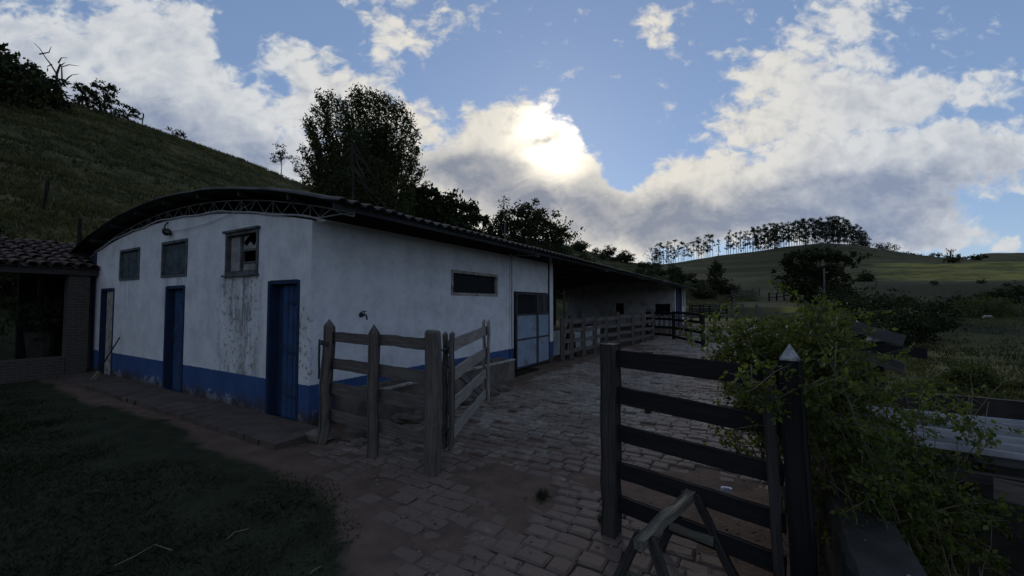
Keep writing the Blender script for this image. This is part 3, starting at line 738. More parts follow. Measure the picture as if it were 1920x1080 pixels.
# roof: corrugated sheets laid over the arch
def build_roof():
    s0, s1, ds = -.3, 36.8, .0525
    ss = np.arange(s0, s1, ds); tt = np.concatenate([np.linspace(-.95, 10.05, 40)])
    SS, TT = np.meshgrid(ss, tt, indexing='ij')
    sheet = np.floor((SS-s0)/1.05)
    wv = .028*np.cos(2*np.pi*SS/.21)+.006*(sheet % 2)+.015*(vnoise(sheet*3.1, TT*.0, 3)-.5)
    lap = .02*np.floor((TT+.95)/1.85)*((TT < 4.55)*1.-(TT > 4.55)*0)
    step = .018*(np.modf(np.abs(TT-4.55)/1.83)[0]*-1)
    Z = roof_z(TT)+wv+step
    ext = .035*(vnoise(sheet, sheet*0, 8)-.5)
    T2 = TT+(TT < -.9)*ext*2
    n, m = SS.shape; idx = np.arange(n*m).reshape(n, m)
    q = np.stack([idx[:-1, :-1], idx[1:, :-1], idx[1:, 1:], idx[:-1, 1:]], -1).reshape(-1, 4)
    v = np.stack([SS, T2, Z], -1).reshape(-1, 3); v2 = v.copy(); v2[:, 2] -= .012
    k = n*m; qs = [q, q[:, ::-1]+k]
    for e in (idx[0, :], idx[-1, :], idx[:, 0], idx[:, -1]): qs.append(np.stack([e[:-1], e[1:], e[1:]+k, e[:-1]+k], -1))
    raw_mesh('roof', np.vstack([v, v2]), np.vstack(qs), M['roof'], barn, None, True)
build_roof()
mb = MB()
for t in (-.78, .25, 1.6, 3.0, 4.4, 5.8, 7.2, 8.6, 9.8):
    z = roof_z(t)-.085; mb.box((-.22, t-.025, z-.045), (36.6, t+.025, z+.035))
mb.build('purlins', M['darksteel'], barn, True)
def truss(s, t0, t1):
    mb = MB(); n = 44; lo = []; hi = []
    for i in range(n+1):
        t = t0+(t1-t0)*i/n; zt = roof_z(t)-.145
        zb = wall_top(min(max(t, 0), 9.05))+.035 if 0 <= t <= 9.05 else wall_top(0)+.035+(.0 if t < 0 else .05)
        zb = min(zb, zt-.04); lo.append((s, t, zb)); hi.append((s, t, zt))
    for ch in (lo, hi): mb.tube(ch, .011, 5)
    for i in range(0, n): 
        mb.tube([lo[i], hi[i+1]] if i % 2 else [hi[i], lo[i+1]], .0065, 4)
        if i % 4 == 0: mb.tube([lo[i], hi[i]], .007, 4)
    return mb
for s in (.06, 5.475, 11., 16.5, 22., 27.5):
    truss(s, -.82, 9.8).build('roof_truss', M['steel'], barn, True)
# conduit drooping along the gable top
pts = [(-.03, t, wall_top(t)+.045-.035*abs(math.sin(t*1.25))+.01*math.sin(t*5)) for t in np.linspace(-.35, 9.0, 50)]
MB().tube(pts, .012, 6).build('conduit', M['pipe'], barn, True)
MB().box((-.03, 8.93, 0), (-.004, 9.04, 3.04)).build('corner_strip', M['bluejamb'], barn, True)
# open middle bay, then the far room
for s in (11, 16.5, 22, 27.5):
    MB().box((s-.1, 8.85, -.1), (s+.1, 9.05, 3.2)).build('column', M['darkconcrete'], barn, True)
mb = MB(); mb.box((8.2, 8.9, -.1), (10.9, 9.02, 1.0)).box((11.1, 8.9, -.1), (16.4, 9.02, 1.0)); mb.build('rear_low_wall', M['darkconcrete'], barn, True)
fh = [(.35, 1.5, .75, 1.75), (4.0, 4.7, .9, 1.8)]
panel('t', TS, lambda t: roof_z(t)-.35, fh, .15, 30.5).build('far_room_wall', M['dimwall'], barn, True)
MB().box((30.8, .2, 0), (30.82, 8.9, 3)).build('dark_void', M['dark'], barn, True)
mb = MB(); pts = [(30.46, t, roof_z(t)-.28) for t in np.linspace(.2, 8.8, 30)]; mb.tube(pts, .05, 5); mb.build('arch_trim', M['oldwhite'], barn, True)
fw = [(33.75, 34.5, 1.55, 2.75), (34.95, 35.7, 1.55, 2.75)]
panel('s', [30.66, 36.2], lambda s: 3.13, fw, .15).build('far_side_wall', M['dimwall'], barn, True)
for a, b, z0, z1 in fw:
    MB().box((a, .05, z0), (b, .06, z1)).build('pane', M['pane'], barn, True)
for s in (31.0, 31.8, 32.6, 33.3):
    MB().box((s, -.09, 0), (s+.12, -.002, 3.1)).build('pilaster', M['bluejamb'], barn, True)

# concrete step slab along the gable
mb = MB(); nn = 26
for i in range(nn):
    a = -.42+(9.3*i/nn); b = -.42+9.3*(i+1)/nn
    mb.add([bl(-.70+rnd.uniform(-.012, .012), a, -.1), bl(-.004, a, -.1), bl(-.004, b, -.1), bl(-.70+rnd.uniform(-.012, .012), b, -.1),
            bl(-.69+rnd.uniform(-.012, .012), a, .075+rnd.uniform(-.006, .004)), bl(-.004, a, .08), bl(-.004, b, .08), bl(-.69+rnd.uniform(-.012, .012), b, .075+rnd.uniform(-.006, .004))],
           [(4, 5, 6, 7), (0, 4, 7, 3)]+([(0, 1, 5, 4)] if i == 0 else [])+([(2, 3, 7, 6)] if i == nn-1 else []))
o = mb.build('step_pavement', M['slab']); o['kind'] = 'structure'
# wall lamp, tap
wl = thing('wall_lamp', 'small bracket lamp with loose cable high on the white gable', 'lamp', bl(-.02, 4.72, 3.22), BRZ)
mb = MB(); mb.tube([bl(.0, 4.78, 3.40), bl(-.05, 4.78, 3.34), bl(-.07, 4.77, 3.22)], .014, 6); mb.build('bracket', M['darksteel'], wl)
mb = MB(); mb.tube([bl(-.07, 4.80, 3.245), bl(-.08, 4.72, 3.205), bl(-.09, 4.58, 3.17)], [.022, .04, .075], 10); mb.build('lamp_shade', M['darksteel'], wl, smooth=True)
mb = MB(); mb.tube([bl(-.085, 4.56, 3.17), bl(-.09, 4.50, 3.155)], [.03, .02], 8); mb.build('bulb', M['winframe'], wl)
mb = MB(); mb.tube([bl(-.025, 4.5-3.1*k, 3.19+.22*k-.55*k*(1-k)*.5-.1*(k*(1-k))) for k in np.linspace(0, 1, 24)], .004, 4); mb.build('cable', M['steel'], wl)
tp = thing('water_tap', 'small dark water tap on the white side wall above the fence', 'tap', bl(.86, -.01, 1.58), BRZ)
mb = MB(); mb.tube([bl(.86, .0, 1.58), bl(.86, -.06, 1.58), bl(.86, -.11, 1.575), bl(.86, -.135, 1.54), bl(.86, -.137, 1.50)], [.016, .014, .016, .014, .013], 8); mb.build('spout', M['darksteel'], tp, smooth=True)
mb = MB(); mb.tube([bl(.86, -.075, 1.585), bl(.86, -.075, 1.63)], .007, 6).tube([bl(.82, -.075, 1.635), bl(.90, -.075, 1.635)], .008, 6); mb.build('handle', M['darksteel'], tp)
mb = MB(); mb.tube([bl(.86, -.002, 1.58), bl(.86, -.02, 1.58)], [.045, .04], 10); mb.build('wall_plate', M['darksteel'], tp)
# broom handle
a = g0 = bl(-.42, 7.15, .08); b = bl(-.05, 7.0, 1.0)
br = thing('broom', 'thin dark broom leaning on the gable beside the farthest door', 'broom', a)
mb = MB(); mb.tube([a+(b-a)*.12, b], .013, 6); mb.build('handle', M['darkwood'], br)
mb = MB()
for i in range(14):
    o2 = Vector((rnd.uniform(-.07, .07), rnd.uniform(-.03, .03), 0)); mb.tube([a+(b-a)*.2+o2*.3, a+o2+Vector((0, 0, .003))], .007, 4)
mb.build('bristles', M['straw'], br)

# water trough and kerb along the side wall
tr = thing('feed_trough', 'long low concrete feed trough along the foot of the white side wall', 'trough', bl(.4, -.4), BRZ)
mb = MB()
mb.box((0, -.06, -.05), (4.5, .02, .42)).box((0, .30, -.05), (4.5, .39, .46)).box((0, .021, -.05), (.09, .299, .42)).box((4.41, .021, -.05), (4.5, .299, .43)).box((.091, .022, -.05), (4.409, .298, .14))
mb.build('basin', M['concrete'], tr, True)
mb = MB(); mb.box((.0, -.075, .421), (4.52, .03, .45)); mb.build('rim', M['oldwhite'], tr, True)
kb = MB()
for i in range(9):
    kb.blob(bl(.1+i*.42, -.95+rnd.uniform(-.03, .03), .05), (.24, .09, .09), i)
tag(kb.build('stone_kerb', M['concrete']), 'low rough stone kerb on the paving in front of the feed trough', 'kerb')
# rubble at the corner
for i, (s, t, q, lb) in enumerate(((-.18, -.52, .17, 'pale flat rubble stone at the foot of the corner fence post'), (.12, -.9, .21, 'large rough rubble stone under the bottom fence rail'),
                                   (.28, -.62, .14, 'dark rubble stone nearest the trough end behind the fence'), (-.06, -1.12, .1, 'small rubble stone between the two pointed posts'))):
    mb = MB(); mb.blob(bl(s, t, q*.35), (q, q*.8, q*.65), 40+i); tag(mb.build('rubble_stone', M['concrete']), lb, 'stone', 'rubble stones by the corner fence')

# ------------------------------------------------------------------ corral fence beside the barn corner
FA, FB, FC = Vector((-2.375, 5.271, 0)), Vector((-1.593, 4.729, 0)), Vector((-.826, 4.30, 0))
fd = (FC-FA).normalized(); fn = Vector((fd.y, -fd.x, 0))
cf = thing('corral_fence', 'weathered four rail fence with two pointed posts and one round post before the barn', 'fence', FA)
mb = MB(); mb.beam(FA+Vector((-.03, 0, -.2)), FA+Vector((.02, 0, 1.46)), .135, .12, (1, 0, 0), 9, .007, .02, .10); mb.build('post', M['wood'], cf)
mb = MB(); mb.beam(FB+Vector((0, 0, -.2)), FB+Vector((.0, 0, 1.42)), .10, .11, (1, 0, 0), 9, .006, .015, .10); mb.build('post', M['wood'], cf)
mb = MB(); mb.tube([FC+Vector((rnd.uniform(-.006, .006), 0, z)) for z in (-.2, .1, .4, .7, 1.0, 1.3, 1.45, 1.475)], [.092, .090, .088, .09, .087, .088, .086, .07], 14, .03); mb.build('post', M['wood'], cf, smooth=False)
for z, h, dz in ((1.33, .125, .0), (.985, .14, -.01), (.67, .15, .02), (.33, .14, .0)):
    mb = MB(); mb.beam(FA+fn*-.055+Vector((0, 0, z)), FB+fn*-.075+fd*.02+Vector((0, 0, z-.005)), .034, h, (0, 0, 1), 7, .0028); mb.build('rail', M['wood'], cf)
    mb = MB(); mb.beam(FB+fn*-.075+fd*.02+Vector((0, 0, z+.005+dz)), FC+fn*-.03+Vector((0, 0, z+dz-.01)), .034, h, (0, 0, 1), 7, .0028); mb.build('rail', M['wood'], cf)
mb = MB()
for k in range(3): mb.tube([FA+Vector((.09*math.cos(q)-.01, .085*math.sin(q), 1.24+.02*k+.02*math.sin(q*2))) for q in np.linspace(0, 6.3, 14)], .006, 5)
mb.tube([FA+Vector((.075, -.05, 1.26)), FA+Vector((.09, -.06, 1.15)), FA+Vector((.085, -.06, 1.08))], .006, 5)
mb.tube([FA+Vector((-.085, -.03, 1.25)), FA+Vector((-.078, -.05, 1.05)), FA+Vector((-.072, -.05, .9)), FA+Vector((-.08, -.04, .8))], .014, 5)
mb.build('chain', M['darksteel'], cf)
# open gate hung on the round post
G0, G1 = Vector((-.70, 4.52, 0)), Vector((-.42, 6.65, 0)); gd = (G1-G0).normalized(); gn = Vector((gd.y, -gd.x, 0))
og = thing('open_gate', 'open silvered board gate with diagonal brace, hinged to the round post', 'gate', G0)
for o2 in (-.035, .04):
    mb = MB(); mb.beam(G0+gn*o2*1.0+Vector((0, 0, .17)), G0+gn*o2+Vector((0, 0, 1.42)), .032, .12, gd, 7, .004, .006, .03); mb.build('stile', M['wood'], og)
    mb = MB(); mb.beam(G1+gn*o2+Vector((0, 0, .2)), G1+gn*o2+Vector((0, 0, 1.46)), .032, .11, gd, 7, .004, .006, .05); mb.build('stile', M['lightwood'], og)
for z, h in ((1.30, .15), (.96, .15), (.62, .15), (.30, .14)):
    mb = MB(); mb.beam(G0+gd*.0+Vector((0, 0, z-.02)), G1+gd*.05+Vector((0, 0, z+.02)), .03, h, (0, 0, 1), 9, .004); mb.build('board', M['lightwood'], og)
mb = MB(); mb.beam(G0+gd*.05-gn*.032+Vector((0, 0, 1.12)), G1-gd*.1-gn*.032+Vector((0, 0, .30)), .03, .11, (0, 0, 1), 6, .003); mb.build('brace', M['wood'], og)
for z in (1.26, .38):
    mb = MB(); mb.tube([FC+Vector((.07, .03, z)), FC+Vector((.10, .10, z)), G0+Vector((0, 0, z))], .014, 6).box(tuple(G0+Vector((-.05, -.06, z-.05))), tuple(G0+Vector((-.02, .02, z+.05))))
    mb.build('hinge', M['darksteel'], og)

# ------------------------------------------------------------------ heavy gate at the right with capped post
GL = Vector((.753, 3.155, 0)); gy = (GP-GL).normalized(); gm = Vector((gy.y, -gy.x, 0))
hg = thing('plank_gate', 'closed dark gate of five tarred planks in the right foreground', 'gate', GL)
mb = MB(); mb.beam(GL+Vector((0, 0, -.1)), GL+Vector((-.0, .0, 1.44)), .135, .12, gy, 9, .004, .012); mb.build('stile', M['midwood'], hg)
for z, dz, h in ((1.335, -.035, .125), (1.06, -.06, .125), (.775, -.05, .12), (.50, -.05, .12), (.25, -.055, .12)):
    mb = MB(); mb.beam(GL+gy*.05-gm*.02+Vector((0, 0, z)), GL+gy*1.10-gm*.02+Vector((0, 0, z+dz)), .035, h, (0, 0, 1), 8, .0014, .004); mb.build('board', M['darkwood'], hg)
ST = GL+gy*1.065
mb = MB(); mb.beam(ST+gm*.025+Vector((0, 0, .0)), ST+gm*.025-gy*.03+Vector((0, 0, 1.36)), .03, .06, gy, 9, .004); mb.build('stile', M['midwood'], hg)
gp = thing('gate_post', 'thick black gate post with a white pyramid cap by the rose bush', 'gate post', GP)
GQ = GP+gy*-.03
mb = MB(); mb.beam(GQ+gy*.055-gm*.02+Vector((0, 0, -.2)), GQ+Vector((0, 0, 1.415)), .135, .13, gy, 10, .0018, .014, 0, .88); mb.build('post', M['darkwood'], gp)
mb = MB(); mb.beam(GQ+Vector((0, 0, 1.418)), GQ+Vector((0, 0, 1.43)), .095, .095, gy, 1, .0, .004, .085); mb.build('cap', M['white'], gp)

# ------------------------------------------------------------------ sawhorse
A0 = at(1203, 1022, 2.26); A1 = at(1300, 912, 2.83); A0.z = A1.z = .47
sh = thing('sawhorse', 'low mossy sawhorse standing before the dark plank gate', 'sawhorse', (A0.x, A0.y, 0))
hd = (A1-A0).normalized(); hn = Vector((hd.y, -hd.x, 0))
mb = MB(); mb.beam(A0-hd*.04, A1+hd*.04, .06, .06, (0, 0, 1), 8, .004, .006); mb.build('top_beam', M['greenwood'], sh)
for p, o2 in ((A0+hd*.05, -.02), (A1-hd*.06, .04)):
    for sg in (-1, 1):
        q = p+hn*sg*.24+hd*o2*2; q.z = 0
        mb = MB(); mb.beam(p+hn*sg*.03+Vector((0, 0, .01)), q, .05, .045, hd, 6, .003, .004); mb.build('leg', M['midwood'], sh)
    m1 = p+hn*-.14; m2 = p+hn*.14; m1.z = m2.z = .22
    mb = MB(); mb.beam(m1, m2, .03, .05, (0, 0, 1), 4, .003, .004); mb.build('cross_bar', M['greenwood'], sh)

# ------------------------------------------------------------------ low wall, coop roof and things beyond the gate at the right
lw = MB(); prof = [(.17, -.1), (.165, .2), (.17, .47), (.19, .50), (.27, .505), (.37, .50), (.45, .495), (.47, .47), (.475, .1), (.47, -1.6)]; nseg = 110; vs = []
for i in range(nseg+1):
    a = -2.6+9.6*i/nseg
    for w0, z0 in prof:
        q = yl(a, w0+rnd.uniform(-.007, .007)+.003*math.sin(a*5), z0+(rnd.uniform(-.008, .006) if z0 > 0 else 0)); vs.append(q)
m0 = len(prof)
lw.add(vs, [(i*m0+j, (i+1)*m0+j, (i+1)*m0+j+1, i*m0+j+1) for i in range(nseg) for j in range(m0-1)]+[tuple(range(m0)), tuple(nseg*m0+j for j in range(m0-1, -1, -1))])
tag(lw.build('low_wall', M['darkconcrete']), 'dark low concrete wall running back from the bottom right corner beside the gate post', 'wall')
cr = thing('pig_pen', 'low pen with grey corrugated sheet roof below the rose bush', 'animal pen', yl(2, 1.5, -1.3), BRZ)
def corr(s0, s1, w0, w1, z0, z1, per=.076, amp=.016):
    ss = np.arange(s0, s1, per/16); ww = np.linspace(w0, w1, 6); SS, WW = np.meshgrid(ss, ww, indexing='ij')
    ZZ = z0+(z1-z0)*(WW-w0)/(w1-w0)+amp*(2*np.abs(np.cos(np.pi*SS/per))**1.0-1.2)
    b = np.array(yl(0, 0)); X = b[0]+U.x*SS-V.x*WW; Y = b[1]+U.y*SS-V.y*WW
    n, m = SS.shape; idx = np.arange(n*m).reshape(n, m)
    inv = np.array(MW[cr].inverted()); v = np.stack([X, Y, ZZ], -1).reshape(-1, 3) @ inv[:3, :3].T+inv[:3, 3]
    q = np.stack([idx[:-1, :-1], idx[1:, :-1], idx[1:, 1:], idx[:-1, 1:]], -1).reshape(-1, 4)
    v2 = v.copy(); v2[:, 2] -= .006; k = n*m; qs = [q, q[:, ::-1]+k]
    for e in (idx[0, :], idx[-1, :], idx[:, 0], idx[:, -1]): qs.append(np.stack([e[:-1], e[1:], e[1:]+k, e[:-1]+k], -1))
    return raw_mesh('roof_sheet', np.vstack([v, v2]), np.vstack(qs), M['corrug'], cr, None, True)
corr(2.05, 3.0, .55, 2.3, .60, .60, .22, .07)
corr(1.15, 2.12, .60, 2.9, .70, .66, .24, .075)
mb = MB(); mb.beam(yl(1.1, .7, .58), yl(1.1, 3.0, .54), .06, .08); mb.build('rafter', M['midwood'], cr)
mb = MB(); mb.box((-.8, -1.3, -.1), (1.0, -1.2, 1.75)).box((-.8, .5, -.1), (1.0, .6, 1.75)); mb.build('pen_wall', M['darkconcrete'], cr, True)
bw = MB(); bw.add([yl(4.1, .6, -1.6), yl(3.9, 5.5, -2), yl(3.9, 5.5, .62), yl(4.1, .6, .66), yl(4.3, .6, -1.6), yl(4.1, 5.5, -2), yl(4.1, 5.5, .60), yl(4.3, .6, .64)],
                 [(0, 1, 2, 3), (3, 2, 6, 7), (5, 4, 7, 6), (4, 0, 3, 7), (1, 5, 6, 2)])
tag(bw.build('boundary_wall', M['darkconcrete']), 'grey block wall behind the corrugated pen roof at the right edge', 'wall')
lo = thing('loose_board', 'loose slanting plank lying below the corrugated pen roof', 'plank', yl(.6, 1.8, .3))
mb = MB(); mb.beam(yl(.95, 1.1, .56), yl(.75, 2.6, .50), .03, .14, (0, 0, 1)); mb.build('plank', M['wood'], lo)
# cattle race with capped posts
ra = thing('cattle_race_fence', 'broken fence with two white capped posts and slanting pale boards behind the rose bush', 'fence', yl(4.6, .8))
for s, w, z in ((5.06, 1.12, 1.44), (4.54, 1.23, 1.36)):
    p = yl(s, w); mb = MB(); mb.beam(p+Vector((0, 0, -1.4)), p+Vector((0, 0, z-.12)), .15, .15, tuple(U), 8, .004, .012); po = mb.build('post', M['darkwood'], ra)
    mb = MB(); mb.beam(p+Vector((0, 0, z-.118)), p+Vector((0, 0, z-.10)), .2, .2, tuple(U), 1, 0, .004, .17); mb.build('cap', M['white'], po)
p = yl(4.5, .96); mb = MB(); mb.beam(p+Vector((0, 0, -.4)), p+Vector((0, 0, 1.5)), .05, .09, tuple(U), 6); mb.build('post', M['midwood'], ra)
for a, b, h, mt in ((Vector((4.91, 5.9, 1.43)), Vector((5.06, 5.3, 1.27)), .15, 'farwood'), (Vector((4.59, 5.6, 1.18)), Vector((4.95, 4.9, 1.16)), .12, 'darkwood'),
                    (Vector((4.94, 5.8, 1.04)), Vector((5.05, 5.3, .92)), .15, 'farwood')):
    mb = MB(); mb.beam(a, b, .035, h); mb.build('board', M[mt], ra)
# litter on the ground
pk = MB(); c = Vector((1.99, 3.86, .035)); pk.box(tuple(c-Vector((.045, .02, .02))), tuple(c+Vector((.045, .02, .012))), -.3); pk.box(tuple(c+Vector((-.03, -.015, .0125))), tuple(c+Vector((.02, .012, .018))), -.3, (c.x, c.y))
tag(pk.build('litter_packet', M['packet']), 'small crumpled white packet lying on the red earth behind the plank gate', 'litter')
for px, py, q in ((1362, 995, .016), (1383, 1003, .012), (1415, 1000, .014), (1432, 960, .012), (1310, 1040, .014), (1200, 960, .02), (1395, 905, .012), (1445, 985, .012), (1120, 1030, .02), (700, 840, .02), (770, 830, .018), (745, 870, .014),
                  (985, 935, .022), (1010, 700, .03), (1205, 648, .05), (1240, 655, .04)):
    r = ray(px, py); k = -HC/r[2]; p = Vector((r[0]*k, r[1]*k, .01)); mb = MB(); mb.blob(p, (q, q*.8, q*.6), px)
    o = mb.build('pebble', M['concrete']); tag(o, 'small pale pebble lying loose on the yard', 'pebble', 'loose pebbles on the yard')
for pts, lb in (([(215, 1062), (252, 1045), (290, 1022), (322, 1032)], 'long curved dry straw on the dark lawn'), ([(425, 1013), (440, 998), (466, 993)], 'short forked dry straw on the lawn'),
                ([(1240, 1008), (1262, 1020), (1270, 1040), (1300, 1050)], 'bent dry straw on the paving under the plank gate'), ([(580, 1078), (590, 1070), (602, 1064)], 'tiny dry straw at the bottom edge of the lawn')):
    q = []
    for a in pts:
        r = ray(*a); k = (-HC+.035)/r[2]; q.append(Vector((r[0]*k, r[1]*k, .035+rnd.uniform(0, .01))))
    mb = MB(); mb.tube(q, .0022, 4); tag(mb.build('straw', M['straw']), lb, 'straw')

# ------------------------------------------------------------------ other fences
def fence(name, label, cat, pts, h, rails, mat, pw=.12, rh=.12, group=None, jit=.004, tip=0., extra=None):
    t = thing(name, label, cat, tuple(pts[0]), 0, group)
    for p in pts:
        p = Vector(p); mb = MB(); hh = h*rnd.uniform(.95, 1.08)
        mb.beam(p+Vector((0, 0, -.3)), p+Vector((rnd.uniform(-.03, .03), 0, hh)), pw, pw, (1, 0, 0), 4, jit, pw*.12, tip); mb.build('post', mat, t)
    for a, b in zip(pts[:-1], pts[1:]):
        a = Vector(a); b = Vector(b)
        for z in rails:
            o2 = Vector((0, 0, z*h)); mb = MB(); mb.beam(a+o2+Vector((0, 0, rnd.uniform(-.03, .03))), b+o2+Vector((0, 0, rnd.uniform(-.03, .03))), .035, rh, (0, 0, 1), 3, jit); mb.build('rail', mat, t)
    return t
ss = [8.15, 8.75, 9.6, 10.5, 11.5, 12.7, 14.3, 15.6, 17.2]
fence('corral_fence', 'row of weathered posts and rails leaving the barn beside the steel gate', 'fence', [bl(s, -.25-.09*(s-8)) for s in ss], 1.32, (.92, .68, .44, .2), M['wood'], .14, .13, 'corral fences', tip=.05)
brc = thing('trestle', 'wooden A shaped trestle leaning in the shed bay beside the steel gate', 'trestle', bl(9.0, .2))
for dx in (-.45, .45):
    mb = MB(); mb.beam(bl(9.1+dx, -.12, 0), bl(9.1, -.12, 1.35), .05, .10, tuple(V)); mb.build('leg', M['midwood'], brc)
mb = MB(); mb.beam(bl(8.85, -.165, .7), bl(9.35, -.165, .7), .04, .09); mb.build('cross_bar', M['midwood'], brc)
mb = MB(); mb.box((8.2, .5, -.05), (14.0, .62, .82)); mg = mb.build('manger_wall', M['dimwall'], barn, True)
F1 = [(7.85, 16.85), (8.05, 20.4), (7.45, 22.6)]
fence('corral_fence', 'dark four rail fence across the far end of the paved yard', 'fence', [(a, b, lz(a, b)) for a, b in F1], 1.34, (.97, .72, .42, .12), M['darkwood'], .13, .12, 'corral fences')
fence('corral_fence', 'pale picket panel standing behind the dark yard fence', 'fence', [tuple(bl(21.2, -2.3+q*.28)) for q in range(8)], 1.25, (.3, .85), M['farwood'], .10, .08, 'corral fences')
def pen(label, pl, h, rails, mat, pw=.14, rh=.13):
    fence('pen_fence', label, 'fence', [tuple(on(px, Y)) for px, Y in pl], h, rails, mat, pw, rh, 'far cattle pens')
pen('dark far pen fence just right of the white end room', [(1296, 40), (1312, 41), (1330, 41), (1348, 42), (1362, 42)], 1.6, (.95, .72, .5, .28), M['darkwood'])
pen('far pen fence ending in a boarded grey panel', [(1345, 44), (1362, 44.5), (1378, 45), (1393, 45)], 1.7, (.97, .8, .64, .48, .32, .16), M['farwood'], .14, .2)
pen('higher far pen fence behind the white end room', [(1292, 52), (1318, 53), (1345, 54), (1372, 55)], 1.7, (.95, .7, .45), M['darkwood'])
pen('far boarded pen showing above the bright rose leaves', [(1418, 43), (1436, 43.5), (1455, 44), (1475, 44), (1500, 44.5), (1530, 45)], 1.65, (.95, .75, .55, .35), M['farwood'], .14, .18)
pen('thin fence line crossing the meadow below the near hill', [(1372, 84), (1386, 85), (1400, 86), (1412, 87), (1424, 88)], 1.7, (.9, .6, .3), M['farwood'], .2, .13)
pen('thin fence line below the sunny knoll', [(1442, 78), (1456, 78), (1470, 79), (1484, 79), (1498, 80)], 1.6, (.9, .5), M['darkwood'], .2, .13)
for i, (px, q, lb) in enumerate(((75, .30, 'lone fence post low on the hillside above the tiled shed'), (142, .2, 'fence post on the hillside between tiled shed and barn roof'), (255, .985, 'fence post on the hill skyline beside the last small tree'))):
    az = math.atan((px-960)/FPX); r = np.interp(px, LP, LF)+(np.interp(px, LP, LR)-np.interp(px, LP, LF))*q; x, y = r*math.sin(az), r*math.cos(az)
    mb = MB(); mb.beam((x, y, lz(x, y)-.3), (x+.1, y, lz(x, y)+1.5), .09, .09, (1, 0, 0), 4, .02); tag(mb.build('fence_post', M['darkwood']), lb, 'fence post')
x, y, z = on(1546, 70); pol = MB(); pol.tube([(x, y, z-.3), (x, y, z+2.5), (x+.05, y, z+6.6)], [.17, .15, .11], 8)
tag(pol.build('utility_pole', M['palebark']), 'pale pole standing before the large spreading tree', 'pole')

def build_debris():
    n = 2600; t = -NR.uniform(.2, 5.4, n); sp = NR.uniform(0, 1, n)**1.6*20+np.interp(-t, [-1, 1.9, 3.35, 3.83, 5.6], [-.5, -.55, -1.35, -1.75, -2.9])
    v = []; q = []
    for i in range(n):
        p = bl(sp[i], t[i]); a, b = rnd.uniform(.004, .016), rnd.uniform(.003, .010); rz = rnd.uniform(0, 6.3); c, s2 = math.cos(rz)*a, math.sin(rz)*a; e, f = -math.sin(rz)*b, math.cos(rz)*b
        z = rnd.uniform(.0, .016); h = rnd.uniform(.003, .010); k = len(v)
        v += [(p.x+c+e, p.y+s2+f, z), (p.x-c+e, p.y-s2+f, z), (p.x-c-e, p.y-s2-f, z), (p.x+c-e, p.y+s2-f, z), (p.x+c*.5+e*.4, p.y+s2*.5+f*.4, z+h), (p.x-c*.6+e*.4, p.y-s2*.6+f*.4, z+h), (p.x-c*.4-e*.5, p.y-s2*.4-f*.5, z+h), (p.x+c*.5-e*.5, p.y+s2*.5-f*.5, z+h*.8)]
        q += [(k+4, k+5, k+6, k+7), (k, k+1, k+5, k+4), (k+1, k+2, k+6, k+5), (k+2, k+3, k+7, k+6), (k+3, k, k+4, k+7)]
    o = raw_mesh('loose_grit', v, q, M['grit'], None, np.repeat(NR.uniform(0, 1, n), 8))
    tag(o, 'loose grit, crumbs of dung and dry bits strewn over the paving', 'grit', kind='stuff')
build_debris()

def build_litter():
    n = 90; a = NR.uniform(-2.2, 1.2, n); w = NR.uniform(.19, .45, n); pts = np.array([tuple(yl(a[i], w[i], .508)) for i in range(n)])
    o = leaves('leaf_litter', pts, .018, M['litterleaf'], None, flat=.95); tag(o, 'small dead leaves scattered on top of the low concrete wall', 'dead leaves', kind='stuff')
build_litter()
# ------------------------------------------------------------------ trees and bushes
def clumps(blobs, n, k, sig=.13, shell=.5):
    """leaf positions in ragged clumps through ellipsoids (cx,cy,cz,rx,ry,rz)"""
    vol = np.array([b[3]*b[4]*b[5] for b in blobs])**.75; vol /= vol.sum(); out = []
    for b, w in zip(blobs, vol):
        nk = max(2, int(k*w)); d = NR.normal(size=(nk, 3)); d /= np.linalg.norm(d, axis=1)[:, None]
        rr = shell+(1-shell)*NR.uniform(0, 1, nk)**.6; rr *= 1+.22*NR.normal(size=nk)*(NR.uniform(0, 1, nk) < .5)
        c = np.array(b[:3])+d*rr[:, None]*np.array(b[3:])
        m = max(1, int(n*w/nk)); s = sig*(b[3]*b[4]*b[5])**(1/3)
        out.append((c[:, None, :]+NR.normal(0, 1, (nk, m, 3))*s*NR.uniform(.5, 1.3, (nk, 1, 1))*np.array([1, 1, .75])).reshape(-1, 3))
    return np.vstack(out)
def tree(name, label, cat, loc, blobs, n, k, lsize, leafm, barkm, trunk, rad, group=None, sig=.13, shell=.5, limb=True, aspect=.55, droop=.1, flat=0.):
    t = thing(name, label, cat, loc, rnd.uniform(0, 0), group)
    mb = MB(); tp = [Vector(q) for q in trunk]; m = len(tp)
    mb.tube([tp[0]-Vector((0, 0, .4))]+tp, [rad*1.25]+[rad*(1-.55*i/(m-1)) for i in range(m)], 7, .06)
    if limb:
        for b in blobs:
            for e in range(3):
                c = Vector(b[:3])+Vector((rnd.uniform(-.6, .6)*b[3], rnd.uniform(-.6, .6)*b[4], rnd.uniform(-.3, .6)*b[5]))
                s0 = tp[-1].lerp(tp[max(0, m-2)], rnd.uniform(0, .8)); md = s0.lerp(c, .5)+Vector((0, 0, -.1*(c-s0).length))
                mb.tube([s0, md, c], [rad*.38, rad*.25, rad*.07], 5)
    mb.build('trunk', barkm, t, True)
    leaves('crown', clumps(blobs, n, k, sig, shell), lsize, leafm, t, aspect=aspect, droop=droop, flat=flat)
    return t
